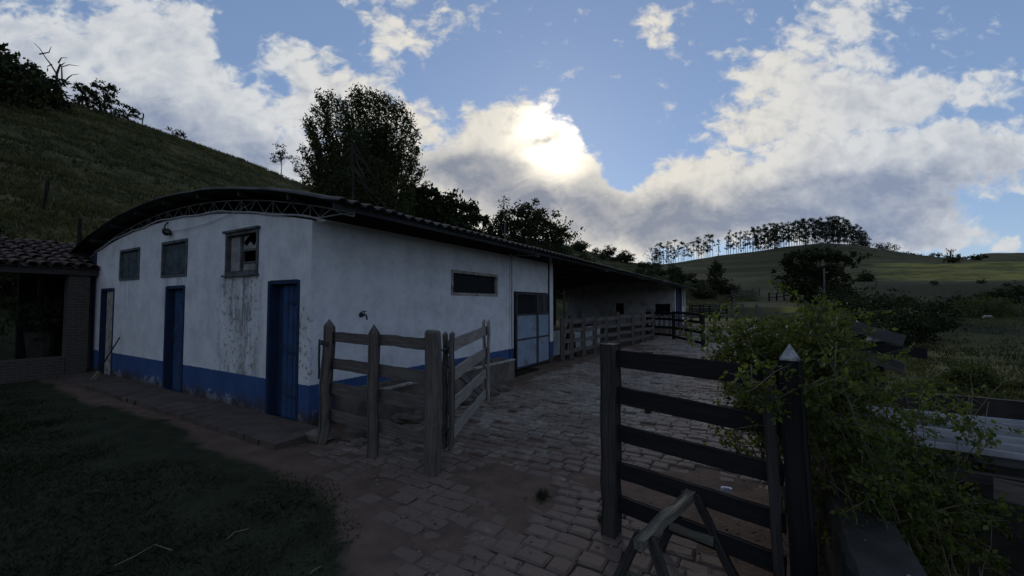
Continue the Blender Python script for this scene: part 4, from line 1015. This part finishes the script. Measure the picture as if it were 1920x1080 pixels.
def plume_tree(name, label, cat, loc, tips, n, lsize, leafm, barkm, rad, spread=.3, group=None):
    """clump of feathery arching stems"""
    t = thing(name, label, cat, loc, 0, group); mb = MB(); P = []
    for tip in tips:
        tip = Vector(tip); b = Vector((tip.x*.12+rnd.uniform(-.3, .3), tip.y*.12+rnd.uniform(-.3, .3), -.3)); c = Vector((tip.x*.5, tip.y*.5, tip.z*.72))
        pts = [b*(1-q)**2+c*2*q*(1-q)+tip*q*q for q in np.linspace(0, 1, 9)]
        mb.tube(pts, [rad*(1-.85*q) for q in np.linspace(0, 1, 9)], 5)
        q = NR.uniform(.22, 1.0, n)**.8; A = np.array([tuple(x) for x in pts])
        pos = np.stack([np.interp(q, np.linspace(0, 1, 9), A[:, i]) for i in range(3)], 1)
        P.append(pos+NR.normal(0, 1, (n, 3))*(spread*(1.35-q)[:, None]+.05))
    mb.build('stems', barkm, t, True)
    leaves('foliage', np.vstack(P), lsize, leafm, t, aspect=.35, droop=.35)
    return t
def pxz(y, Y): return HC+(570-y)/FPX*Y
def base(px, Y): x = (px-960)/FPX*Y; return (x, Y, lz(x, Y))

# big bamboo like clump behind the barn
Y = 27; b0 = base(686, Y); tips = []
for px, py in ((592,160),(600,175),(612,158),(628,170),(640,172),(652,155),(664,146),(672,160),(684,152),(697,158),(706,165),(716,162),(728,168),(738,180),(750,176),(760,195),(770,208),(778,232),(782,262),(776,290),(790,305),(798,335),(770,345),
               (582,185),(572,208),(576,228),(565,212),(580,255),(562,265),(572,290),(584,305),(566,325),(600,330),(640,220),(680,210),(720,220),(750,250),(620,250),(660,250),(700,260),(740,300),(610,300),(650,300),(690,320),(730,340),(770,375),(590,350),(630,345)):
    dy = rnd.uniform(-2.6, 2.6); tips.append(((px-960)/FPX*(Y+dy)-b0[0], dy, pxz(py+8, Y+dy)-b0[2]))
tips += [(q[0]*.7+rnd.uniform(-.8, .8), q[1]*.8, q[2]*rnd.uniform(.55, .9)) for q in tips[:34]]
bam = plume_tree('bamboo_clump', 'tall dense bamboo clump with feathery top rising behind the barn roof', 'bamboo', b0, [Vector(q)*1.0 for q in tips], 1150, .22, M['bamboo'], M['bark'], .07, .25)
hh = tips[5][2]
leaves('inner_foliage', clumps([(-.1, 0, hh*.50, 2.1, 1.9, hh*.34), (0, 0, hh*.68, 1.7, 1.6, hh*.14), (0, 0, hh*.3, 2.3, 2.0, hh*.3)], 15000, 400, .18, .2), .32, M['bamboo'], bam, aspect=.5, droop=.4)
Y = 22; b = base(656, Y); h = pxz(236, Y)-b[2]
tree('slender_tree', 'slender lighter tree with pale stems in front of the bamboo clump', 'tree', b, [(0, 0, h-.9, 1.0, 1, .8), (-.8, .2, h-2.4, .9, .9, .8), (.9, 0, h-2.2, 1, 1, .9), (1.9, .3, h-3.6, 1.1, 1, .9), (.1, 0, h-3.4, 1.3, 1, .9), (2.6, 0, h-5.0, 1.0, 1, 1.0)], 3600, 110, .17, M['leafmid'], M['bark'],
     [(.1, 0, 0), (.05, 0, h*.4), (.1, 0, h*.7), (0, 0, h-.6)], .10, sig=.2, aspect=.35)
Y = 30; b = base(822, Y)
def rel(px, py, Y, b, dy=0.): return ((px-960)/FPX*(Y+dy)-b[0], dy, pxz(py, Y+dy)-b[2])
def blobs_px(lst, Y, b):
    out = []
    for px, py, rx, rz, dy in lst:
        c = rel(px, py, Y, b, dy); q = Y/FPX; out.append((*c, rx*q, max(rx, rz)*q*.9, rz*q))
    return out
bl1 = blobs_px([(800,385,36,34,0),(835,385,40,28,0),(868,398,32,26,1),(780,405,40,40,-1),(890,418,22,22,0),(820,430,70,40,0),(775,372,22,18,0)], Y, b)
tree('mango_tree', 'dark broad leaved tree with dense crown over the middle of the barn roof', 'tree', b, bl1, 9000, 230, .34, M['leafdark'], M['bark'], [(0, 0, 0), (.1, 0, 2.5), (0, 0, 5)], .3, sig=.16, aspect=.5, droop=.5)
Y = 45; b = base(985, Y)
bl2 = blobs_px([(985,408,40,34,0),(1010,415,36,30,1),(960,412,32,28,0),(1035,440,26,22,0),(935,430,34,30,-1),(1000,450,70,34,0),(915,445,26,26,0)], Y, b)
tree('scrub_tree', 'rounded olive green tree beyond the barn roof right of the dark tree', 'tree', b, bl2, 11000, 260, .30, M['leafmid'], M['bark'], [(0, 0, 0), (.2, 0, 3), (0, 0, 7)], .3, sig=.15)
b = base(1058, 46)
tree('thin_tree', 'thin see-through tree at the right foot of the rounded olive tree', 'tree', b, blobs_px([(1052,438,16,18,0),(1066,445,12,12,0),(1045,452,16,12,0)], 46, b), 700, 60, .26, M['leafmid'], M['bark'], [(0, 0, 0), (0, 0, 4), (.3, 0, pxz(450, 46)-b[2])], .12, sig=.22)
b = base(948, 42)
tree('sapling', 'bare thin sapling sticking up left of the rounded olive tree', 'sapling', b, blobs_px([(946,388,10,22,0),(952,400,12,18,0),(938,408,12,12,0)], 42, b), 320, 40, .20, M['leafmid'], M['palebark'], [(0, 0, 0), (0, 0, 5), (-.2, 0, pxz(378, 42)-b[2])], .09, sig=.3)
b = base(870, 33); pass
# hillside trees on the left skyline
def on_ridge(px, q=1.0):
    az = math.atan((px-960)/FPX); r = np.interp(px, LP, LF)+(np.interp(px, LP, LR)-np.interp(px, LP, LF))*q
    x, y = r*math.sin(az), r*math.cos(az); return (x, y, lz(x, y))
def ridge_tree(px, q, label, lst, n, k, ls, lm, name='hill_tree', cat='tree', rad=.14, group='trees on the left hill', sig=.16):
    b = on_ridge(px, q); Y = b[1]; bb = blobs_px(lst, Y, b); zt = max(.5, sum(x[2] for x in bb)/len(bb))
    tree(name, label, cat, b, bb, n, k, ls, lm, M['bark'], [(0, 0, 0), (rnd.uniform(-.2, .2), 0, zt*.5), (rnd.uniform(-.2, .2), 0, zt*.9)], rad, group, sig=sig)
ridge_tree(-40, .92, 'large dark tree cut off by the left edge high on the hill', [(-20,125,40,40,0),(10,140,40,35,0),(-60,130,60,50,0),(5,180,50,35,0)], 5200, 170, .42, M['leafdark'])
ridge_tree(55, .97, 'dark bushy tree on the hill crest under the bare dead tree', [(40,150,34,32,0),(72,165,30,24,0),(30,185,44,26,0),(92,185,20,16,0),(62,140,18,14,0)], 4200, 150, .38, M['leafdark'])
ridge_tree(150, .99, 'airy small tree on the hill crest between the dark trees and the gap', [(135,160,14,10,0),(150,172,16,12,0),(128,178,14,10,0),(160,185,14,10,0)], 800, 46, .32, M['leafmid'], sig=.2)
ridge_tree(184, 1.0, 'taller airy tree with flat leafy tufts on the left hill crest', [(178,152,15,8,0),(192,160,10,7,0),(172,166,12,7,0),(196,178,12,8,0),(184,186,14,9,0),(178,196,9,7,0)], 900, 50, .30, M['leafmid'], sig=.2)
ridge_tree(228, .995, 'small leaning tree on the hill crest beside a lone post', [(215,208,11,8,0),(232,198,9,5,0),(240,205,8,6,0),(244,213,6,4,0)], 520, 30, .28, M['leafmid'], sig=.2)
ridge_tree(322, 1.0, 'tiny lone tree on the open part of the left skyline', [(318,243,12,4,0),(328,247,8,4,0),(334,250,6,3,0)], 260, 20, .25, M['leafmid'], sig=.2, rad=.07)
ridge_tree(522, .96, 'slim sapling on the slope left of the bamboo clump', [(520,276,10,10,0),(514,292,12,8,0),(530,290,8,8,0),(508,298,7,4,0)], 480, 34, .28, M['leafmid'], sig=.24, rad=.08)
ridge_tree(562, .93, 'spreading sapling at the left foot of the bamboo clump', [(552,302,14,8,0),(566,314,14,9,0),(578,326,16,12,0),(548,320,10,8,0),(590,338,18,12,0)], 800, 50, .28, M['leafmid'], sig=.22, rad=.1)
# dead tree
b = on_ridge(88, .95); Y = b[1]; dt = thing('dead_tree', 'bare dead tree with crooked branches on the left hill crest', 'tree', b)
mb = MB(); q = lambda px, py: Vector(rel(px, py, Y, b))
mb.tube([Vector((0, 0, -.4)), q(90,165), q(88,130), q(94,110)], [.16, .13, .10, .07], 6, .1)
for path in ([(88,130),(72,108),(60,95),(50,78),(44,70)], [(60,95),(70,86),(68,72)], [(90,140),(100,118),(112,112),(126,112)], [(94,110),(96,98),(104,96)], [(92,150),(108,135),(118,132),(130,130)], [(72,108),(60,112)], [(100,118),(98,104)]):
    mb.tube([q(*p)+Vector((rnd.uniform(-.05, .05), rnd.uniform(-.4, .4), 0)) for p in path], [.075*(1-.75*i/(len(path)-1)) for i in range(len(path))], 5, .1)
mb.build('trunk', M['bark'], dt, True)
# scrub along the near ridge right of the barn, and on the slopes
def bush_proto(name, label, cat, n, k, ls, lm, rx, rz, group, loc, seed=0):
    bb = [(0, 0, rz*.5, rx*.7, rx*.7, rz*.5)]+[(rx*.6*math.cos(a+seed), rx*.6*math.sin(a+seed), rz*rnd.uniform(.3, .7), rx*.45, rx*.45, rz*.35) for a in (0, 1.3, 2.5, 3.7, 5)]
    t = thing(name, label, cat, loc, 0, group); mb = MB()
    for a in range(5): mb.tube([(0, 0, -.2), (rx*.3*math.cos(a*1.3), rx*.3*math.sin(a*1.3), rz*.4), (rx*.6*math.cos(a*1.3), rx*.6*math.sin(a*1.3), rz*.8)], [.04*rz, .03*rz, .01*rz], 5)
    mb.build('stems', M['bark'], t, True); leaves('foliage', clumps(bb, n, k, .2, .45), ls, lm, t)
    return t
protos = [bush_proto('bush', 'low scrub bush on the ridge line right of the barn roof', 'bush', 1300, 70, .34, M['leafmid'], 2.4, 2.4, 'scrub on the near ridge', on_ridge(1090, .98), 0),
          bush_proto('bush', 'low scrub bush on the ridge line right of the barn roof', 'bush', 1300, 70, .34, M['leafdark'], 2.2, 2.8, 'scrub on the near ridge', on_ridge(1140, .98), 1)]
for i in range(46):
    px = rnd.uniform(1075, 1365); qq = rnd.choice((.97, 1.0, .9, .75, .55, .4)); p = on_ridge(px, qq)
    copy_tree(protos[i % 2], p, rnd.uniform(0, 6), rnd.uniform(.5, 1.15)*(.75 if qq > .95 else 1.1))
for i in range(26):
    px = rnd.uniform(700, 1075); qq = rnd.uniform(.15, .8); p = on_ridge(px, qq); c = copy_tree(protos[i % 2], p, rnd.uniform(0, 6), rnd.uniform(.7, 1.3), 'scrub bush on the slope behind the barn roof'); c['group'] = 'scrub on the slope behind the barn'
pb = bush_proto('bush', 'dark bush in the hollow behind the tiled shed', 'bush', 1500, 60, .2, M['leafdark'], 1.2, 1.3, 'bushes behind the tiled shed', (-16.5, 13.5, lz(-16.5, 13.5)), 2)
for x, y, k in ((-15, 15, .5), (-18.5, 12.5, .7), (-17, 17, .5), (-14, 17.5, .45), (-20.5, 15.5, .6), (-12.8, 19.2, .45), (-11, 20.5, .4), (-15.5, 13.6, .7)): copy_tree(pb, (x, y, lz(x, y)), rnd.uniform(0, 6), k)

# eucalyptus along the far hilltop
EL = 'tall thin dark eucalyptus standing in the row on the far hilltop'
eu = []
for i in range(7):
    t = thing('eucalyptus_tree', EL, 'tree', (0, 0, 0), 0, 'eucalyptus trees on the far hilltop'); h = 20.; mb = MB(); bx = rnd.uniform(-.6, .6)
    mb.tube([(0, 0, -1.5), (bx*.3, 0, 6), (bx*.5, 0, 12), (bx, 0, 18.5)], [.24, .2, .15, .05], 5); bbs = []
    for j in range(rnd.randint(10, 14)):
        z = rnd.uniform(6.5 if i % 3 else 3.5, 19.5); a = rnd.uniform(0, 6.3); o = rnd.uniform(.3, 1.9)*(1.15-.4*(z-8)/12); w = rnd.uniform(.7, 1.4)
        c = (bx*z/19+o*math.cos(a), o*math.sin(a), z); bbs.append((*c, w, w, w*.75))
        mb.tube([(bx*(z-2)/19, 0, z-2.2), c], [.07, .03], 4)
    bbs.append((bx, 0, 19.3, 1.1, 1.1, .9))
    mb.build('trunk', M['bark'], t, True); leaves('crown', clumps(bbs, 900, 90, .3, .3), .55, M['leafeuc'], t, aspect=.6, droop=.4)
    eu.append(t)
first = list(eu); cnt = 0
def put_euc(px, rad, sc):
    global cnt
    az = math.atan((px-960)/FPX); x, y = rad*math.sin(az), rad*math.cos(az); loc = (x, y, lz(x, y)); hh = (sc*rnd.uniform(.85, 1.1),)*2+(sc,)
    if cnt < len(first):
        o = first[cnt]; o.location = loc; o.rotation_euler.z = rnd.uniform(0, 6); o.scale = hh
    else: copy_tree(first[cnt % len(first)], loc, rnd.uniform(0, 6), hh)
    cnt += 1
px = 1224.
while px < 1415:
    if not (1338 < px < 1362 and rnd.random() < .75): put_euc(px, rnd.uniform(296, 312), rnd.uniform(.58, .84))
    px += rnd.uniform(2.5, 6.5)
px = 1415.
while px < 1632:
    put_euc(px, rnd.uniform(292, 304), rnd.uniform(.62, .82)*(1 if px < 1590 else 1-.5*(px-1590)/45)); px += rnd.uniform(2.0, 4.4)
    if rnd.random() < .8: put_euc(px, rnd.uniform(304, 330), rnd.uniform(.68, .9)*(1 if px < 1590 else 1-.5*(px-1590)/45))
def far_tree(px, rad, lst, label, n=700, ls=.7, lm='leafdark', name='round_tree', group='trees on the far ridge', barkh=.5):
    az = math.atan((px-960)/FPX); x, y = rad*math.sin(az), rad*math.cos(az); b = (x, y, lz(x, y)); bb = blobs_px(lst, y, b)
    zt = max(1, max(q[2] for q in bb)); tree(name, label, 'tree', b, bb, n, max(20, n//14), ls, M[lm], M['bark'], [(0, 0, -1), (0, 0, zt*.5), (.2, 0, zt*.85)], .25, group, sig=.22)
far_tree(1650, 298, [(1648,464,16,8,0),(1660,462,12,8,0),(1670,466,14,7,0)], 'wide dark round tree at the right end of the eucalyptus row', 900)
far_tree(1228, 290, [(1222,478,12,14,0),(1236,482,12,12,0),(1250,488,14,8,0)], 'dense dark tree at the left end of the eucalyptus row', 900)
far_tree(1710, 292, [(1702,478,10,5,0),(1716,480,12,5,0),(1728,484,8,4,0)], 'low dark bushy tree on the ridge beyond the round tree', 700)
far_tree(1755, 290, [(1755,479,9,4,0)], 'small umbrella shaped tree on the far ridge', 260)
far_tree(1785, 290, [(1784,470,6,5,0),(1780,478,5,4,0),(1789,480,5,5,0)], 'thin open tree on the far ridge between two round ones', 200, .6, 'leafeuc')
far_tree(1804, 290, [(1804,486,8,4,0)], 'small dark round tree left of the broad flat tree', 260)
far_tree(1832, 290, [(1826,485,10,5,0),(1838,482,10,5,0),(1848,481,6,3,0)], 'broad flat topped tree near the right edge of the far ridge', 600)
far_tree(1618, 298, [(1612,452,12,12,0),(1628,458,10,10,0)], 'bushy dark tree closing the eucalyptus row before the round tree', 700)
# great spreading tree in the valley
b = base(1530, 74)
tree('spreading_tree', 'great dark spreading tree with layered crown in the valley', 'tree', b, blobs_px([(1500,482,34,9,0),(1535,476,40,10,1),(1572,482,34,8,0),(1590,492,20,8,-1),(1475,494,18,10,0),(1480,512,22,10,0),(1510,505,36,14,0),(1545,508,36,14,0),(1500,535,32,18,0),(1530,545,46,26,0),(1570,520,22,12,0),(1580,560,30,28,0),(1600,582,26,18,-3),(1505,572,26,16,0)], 74, b),
     13000, 420, .5, M['leafdark'], M['bark'], [(0, 0, 0), (.2, 0, 3), (0, 0, 6)], .45, sig=.15)
b = base(1620, 100)
tree('hill_tree', 'dim rounded tree on the dark slope below the pasture terrace', 'tree', b, blobs_px([(1622,520,13,10,0),(1620,535,17,14,0)], 100, b), 1200, 60, .6, M['leafmid'], M['bark'], [(0, 0, 0), (0, 0, 3)], .25, sig=.2)
b = base(1342, 95)
tree('hill_tree', 'upright dark tree on the slope above the far pens', 'tree', b, blobs_px([(1342,498,9,14,0),(1346,518,14,18,0),(1336,535,14,12,0)], 95, b), 1300, 60, .6, M['leafmid'], M['bark'], [(0, 0, 0), (0, 0, 5)], .25, sig=.2)
b = base(1840, 50)
tree('acacia_tree', 'wide flat crowned acacia with thin pale stems in the lower meadow', 'tree', b, blobs_px([(1815,572,30,9,0),(1850,566,34,9,0),(1885,576,26,9,0),(1800,588,24,8,0),(1870,590,32,9,0),(1838,584,28,8,0),(1905,590,20,12,0)], 50, b), 4200, 220, .22, M['leafgreen'], M['palebark'], [(0, 0, 0), (.1, 0, 1.0), (0, 0, 1.9)], .13, sig=.24, flat=.4)
vb = bush_proto('valley_bush', 'dark rounded bush in the valley behind the capped posts', 'bush', 2400, 90, .34, M['leafdark'], 3.0, 3.6, 'dark bushes in the valley', base(1640, 40), 3)
for px, Y, k in ((1690, 34, .8), (1725, 36, .8), (1665, 44, .8), (1610, 52, .75), (1580, 58, .8), (1755, 42, .6), (1700, 50, .7), (1635, 30, .6), (1760, 56, .55), (1900, 62, .7), (1860, 64, .5), (1800, 62, .55), (1560, 64, .8), (1655, 58, .6)):
    copy_tree(vb, base(px, Y), rnd.uniform(0, 6), k)
sb = bush_proto('slope_bush', 'dim bush scattered on the dark slope under the pasture terrace', 'bush', 900, 40, .4, M['leafmid'], 2.2, 2.8, 'bushes on the dark slope', base(1790, 128), 4)
for i in range(7): copy_tree(sb, base(rnd.uniform(1620, 1960), rnd.uniform(66, 84)), rnd.uniform(0, 6), rnd.uniform(.2, .4))
bb = bush_proto('leafy_bush', 'bright green rounded bush in the lower meadow beyond the wall', 'bush', 3200, 120, .12, M['leafgreen'], .85, 1.0, None, base(1818, 16.5), 5)
wd = bush_proto('weed_clump', 'pale green weed clump growing along the meadow edge', 'weeds', 1100, 60, .09, M['leafgreen'], .6, .55, 'weed clumps at the meadow edge', base(1760, 13), 6)
for px, Y, k in ((1730, 13.5, 1), (1795, 12.5, .9), (1840, 13, .8), (1700, 14.5, 1.1), (1760, 15.5, 1.0), (1870, 14, .7), (1735, 11, .9), (1900, 17, .8)): copy_tree(wd, base(px, Y), rnd.uniform(0, 6), k)
for px, Y, lb in ((1850, 47, 'pale boulder lying in the meadow under the acacia'), (1768, 14.2, 'white stone showing through the weeds before the boundary wall')):
    p = base(px, Y); mb = MB(); q = Y*.011; mb.blob((p[0], p[1], p[2]+q*.3), (q, q*.7, q*.45), px); tag(mb.build('boulder', M['oldwhite']), lb, 'boulder')

# ------------------------------------------------------------------ the rose bush over the gate
def rose():
    t = thing('rose_bush', 'sprawling leafy rose bush hanging over the dark gate and low wall', 'rose bush', yl(1.2, .3)); mb = MB(); L = []; D = []; hips = []; fl = []
    regs = [((1325, 1500), (600, 700), (2.95, 3.9), 28, 'l', .9), ((1480, 1590), (574, 690), (2.8, 4.0), 30, 'm', 1.05), ((1500, 1760), (680, 850), (2.6, 3.8), 34, 'r', .8), ((1600, 1860), (800, 960), (2.35, 3.0), 18, 'r', .8),
            ((1400, 1455), (660, 745), (2.2, 2.5), 5, 'l', .6), ((1515, 1560), (650, 760), (2.2, 2.5), 4, 'm', .6), ((1340, 1460), (735, 880), (2.95, 3.5), 12, 'l', .35), ((1660, 1900), (690, 860), (2.8, 3.6), 11, 'r', .4), ((1500, 1700), (850, 1000), (2.3, 2.8), 8, 'r', .7)]
    for (xa, xb), (ya, yb), (da, db), n, side, dens in regs:
        for i in range(n):
            tip = at(rnd.uniform(xa, xb), rnd.uniform(ya, yb), rnd.uniform(da, db))
            b = yl(rnd.uniform(.35, 1.5), rnd.uniform(-.1, .12), 0) if side == 'l' else (yl(rnd.uniform(.4, 2.2), rnd.uniform(.0, .14), 0) if side == 'm' and i % 2 else yl(rnd.uniform(.0, 2.2), rnd.uniform(.55, .9), -1.3))
            c = b.lerp(tip, .45)+Vector((rnd.uniform(-.1, .1), rnd.uniform(-.1, .1), .55 if tip.z > b.z+.5 else .8))
            pts = [b*(1-q)**2+c*2*q*(1-q)+tip*q*q for q in np.linspace(0, 1, 12)]
            pts = [p+Vector((rnd.uniform(-.015, .015), rnd.uniform(-.015, .015), rnd.uniform(-.01, .01))) for p in pts]
            mb.tube(pts, [.0075*(1-.75*q) for q in np.linspace(0, 1, 12)], 5)
            for k in range(int(9*dens)+2):
                q = rnd.uniform(.45, 1); j = min(10, int(q*11)); s0 = pts[j].lerp(pts[j+1], q*11-j)
                e = s0+Vector((rnd.gauss(0, .13), rnd.gauss(0, .13), rnd.gauss(.05, .09)))
                mb.tube([s0, s0.lerp(e, .5)+Vector((0, 0, .02)), e], [.003, .0024, .0014], 4)
                for lf in range(int(4+5*dens)):
                    f = rnd.uniform(.25, 1); r0 = s0.lerp(e, f); dr = Vector((rnd.gauss(0, 1), rnd.gauss(0, 1), rnd.gauss(-.1, .6))).normalized()
                    # a compound leaf: five leaflets on one side stalk
                    sd = dr.orthogonal().normalized()
                    for m in range(5 if dens > .4 else 3):
                        a = r0+dr*(.02+.022*(m//2)); dd = (dr*.5+sd*(1 if m % 2 else -1)) if m < 4 else dr
                        L.append(tuple(a)); D.append(tuple(dd*1.6))
                if rnd.random() < .05: hips.append(e)
                elif rnd.random() < .018: fl.append(e)
    mb.build('canes', M['cane'], t)
    o = np.array(t.location)
    leaves('foliage', np.array(L), .034, M['leafrose'], t, origin=o, aspect=.62, along=np.array(D))
    for p in hips[:40]:
        h = MB(); h.blob(tuple(p), (.009, .009, .011), 3, .2); h.build('rose_hip', M['hip'], t, smooth=True)
    for p in fl[:14]:
        h = MB()
        for a in range(5):
            c, s = math.cos(a*1.257), math.sin(a*1.257); q = Vector((c, s, .35)); w = Vector((-s, c, 0))
            h.add([p, p+q*.016+w*.011, p+q*.026, p+q*.016-w*.011], [(0, 1, 2, 3)])
        h.build('flower', M['petal'], t)
    print('rose leaves', len(L))
rose()
# weeds at the foot of the gate stile
for px, py, lb in ((1135, 985, 'grass tuft at the foot of the dark gate stile'), (1015, 935, 'weed tuft in a gap of the near paving'), (1215, 775, 'small weed tuft on the paving seen through the gate')):
    r = ray(px, py); k = -HC/r[2]; p = Vector((r[0]*k, r[1]*k, 0)); pts = np.array([(p.x+rnd.gauss(0, .022), p.y+rnd.gauss(0, .022), rnd.uniform(0, .03)) for _ in range(160)])
    o = leaves('weed_tuft', pts, .05, M['blades'], None, aspect=.2, droop=-1.0); tag(o, lb, 'weeds')
# a heap of dark dung on the yard
mb = MB()
for i in range(9): mb.blob((4.55+rnd.uniform(-.36, .36), 14.2+rnd.uniform(-.25, .25), .03), (rnd.uniform(.1, .25), rnd.uniform(.1, .2), rnd.uniform(.04, .09)), i)
tag(mb.build('dung_heap', M['darkconcrete']), 'low dark heap of dung on the paving near the yard fence', 'heap')

# ------------------------------------------------------------------ tiled lean-to at the left
ls = thing('tiled_shed', 'open brick lean-to with clay barrel tile roof at the left edge', 'shed', bl(-2, 9.5), BRZ)
LM = MW[ls]
def tiles():
    mb = MB(); s = -4.2
    while s < .20:
        k = 0; t = 8.62
        while t < 11.3:
            L = .46; z = 2.60+(t-8.62)*.285; r0, r1 = .095, .078; tw = rnd.uniform(-.03, .03); dz = rnd.uniform(-.012, .018); ds = rnd.uniform(-.015, .015); dt = rnd.uniform(-.03, .03)
            vs = []; n = 7
            for e, (tt, rr) in enumerate(((t+dt, r0), (t+dt+L, r1))):
                for ins in (0, .014):
                    for j in range(n):
                        a = math.pi*j/(n-1); p = bl(s+ds+(rr-ins)*math.cos(a)+tw*e, tt, z+(tt-t)*.285+dz+.045*(1-e)+(rr-ins)*math.sin(a)*.85); vs.append(p)
            fs = [(j, j+1, 2*n+j+1, 2*n+j) for j in range(n-1)]+[(n+j+1, n+j, 3*n+j, 3*n+j+1) for j in range(n-1)]+[(j+1, j, n+j, n+j+1) for j in range(n-1)]
            mb.add(vs, fs); t += .37; k += 1
        s += .205
    # under tiles: shallow channels
    s = -4.1
    while s < .2:
        mb.add([bl(s-.03, 8.66, 2.60), bl(s+.135, 8.66, 2.60), bl(s+.135, 11.4, 3.40), bl(s-.03, 11.4, 3.40)], [(0, 1, 2, 3)]); s += .205
    mb.build('roof_tiles', M['tile'], ls)
tiles()
mb = MB(); mb.beam(bl(-4.3, 8.78, 2.52), bl(.12, 8.78, 2.52), .10, .15, (0, 0, 1), 8, .004); mb.build('eave_beam', M['midwood'], ls)
mb = MB()
for s in (-3.5, -2.4, -1.3, -.3): mb.beam(bl(s, 8.7, 2.575), bl(s, 11.4, 3.345), .05, .07)
mb.build('rafters', M['midwood'], ls)
def lbox(name, a, b, mat):
    s0, t0, z0 = a; s1, t1, z1 = b; mb = MB(); vs = [bl(s, t, z) for z in (z0, z1) for s, t in ((s0, t0), (s1, t0), (s1, t1), (s0, t1))]
    mb.add(vs, [(0, 3, 2, 1), (4, 5, 6, 7), (0, 1, 5, 4), (1, 2, 6, 5), (2, 3, 7, 6), (3, 0, 4, 7)]); return mb.build(name, mat, ls)
lbox('brick_pillar', (-.50, 8.80, -.1), (-.14, 9.16, 2.44), M['brick'])
lbox('low_wall', (-4.2, 8.84, -.1), (-.51, 9.02, .50), M['brick'])
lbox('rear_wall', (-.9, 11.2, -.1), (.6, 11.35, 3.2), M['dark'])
lbox('side_wall', (.22, 9.1, -.1), (.36, 11.19, 3.0), M['brick'])
lbox('post', (-.72, 10.3, -.1), (-.64, 10.38, 2.9), M['midwood'])
lbox('post', (-2.4, 11.0, -.1), (-2.25, 11.15, 3.1), M['midwood'])
pt = thing('plant_pot', 'tall tapered plant pot with a leafy plant inside the tiled shed', 'plant pot', bl(-.75, 9.7))
c = bl(-.75, 9.7); mb = MB(); mb.tube([c+Vector((0, 0, .02)), c+Vector((0, 0, .5)), c+Vector((0, 0, 1.0)), c+Vector((0, 0, 1.06))], [.17, .22, .27, .29], 14); mb.build('pot', M['darkconcrete'], pt)
leaves('foliage', clumps([(0, 0, 1.4, .5, .5, .5), (.2, .1, 1.7, .4, .4, .3)], 700, 40, .25, .3), .12, M['leafdark'], pt)
# sagging wires over the left hill
for k, (za, zb, lb) in enumerate(((5.6, 6.2, 'upper thin wire strung across the left hillside'), (4.9, 5.2, 'lower thin wire strung across the left hillside'))):
    a = Vector((-34, 22, za+1.5)); b = Vector((-7, 24, zb)); mb = MB(); mb.tube([a.lerp(b, q)+Vector((0, 0, -1.0*q*(1-q))) for q in np.linspace(0, 1, 16)], .012, 4); tag(mb.build('wire', M['steel']), lb, 'wire')

# ------------------------------------------------------------------ sun (veiled by cloud)
sl = bpy.data.lights.new('sun', 'SUN'); sl.energy = SUN_E; sl.angle = R(10); sl.color = (1, .9, .75)
so = bpy.data.objects.new('sun', sl); S.collection.objects.link(so); so.rotation_euler = SUN.to_track_quat('Z', 'Y').to_euler(); so.location = (0, 0, 30)
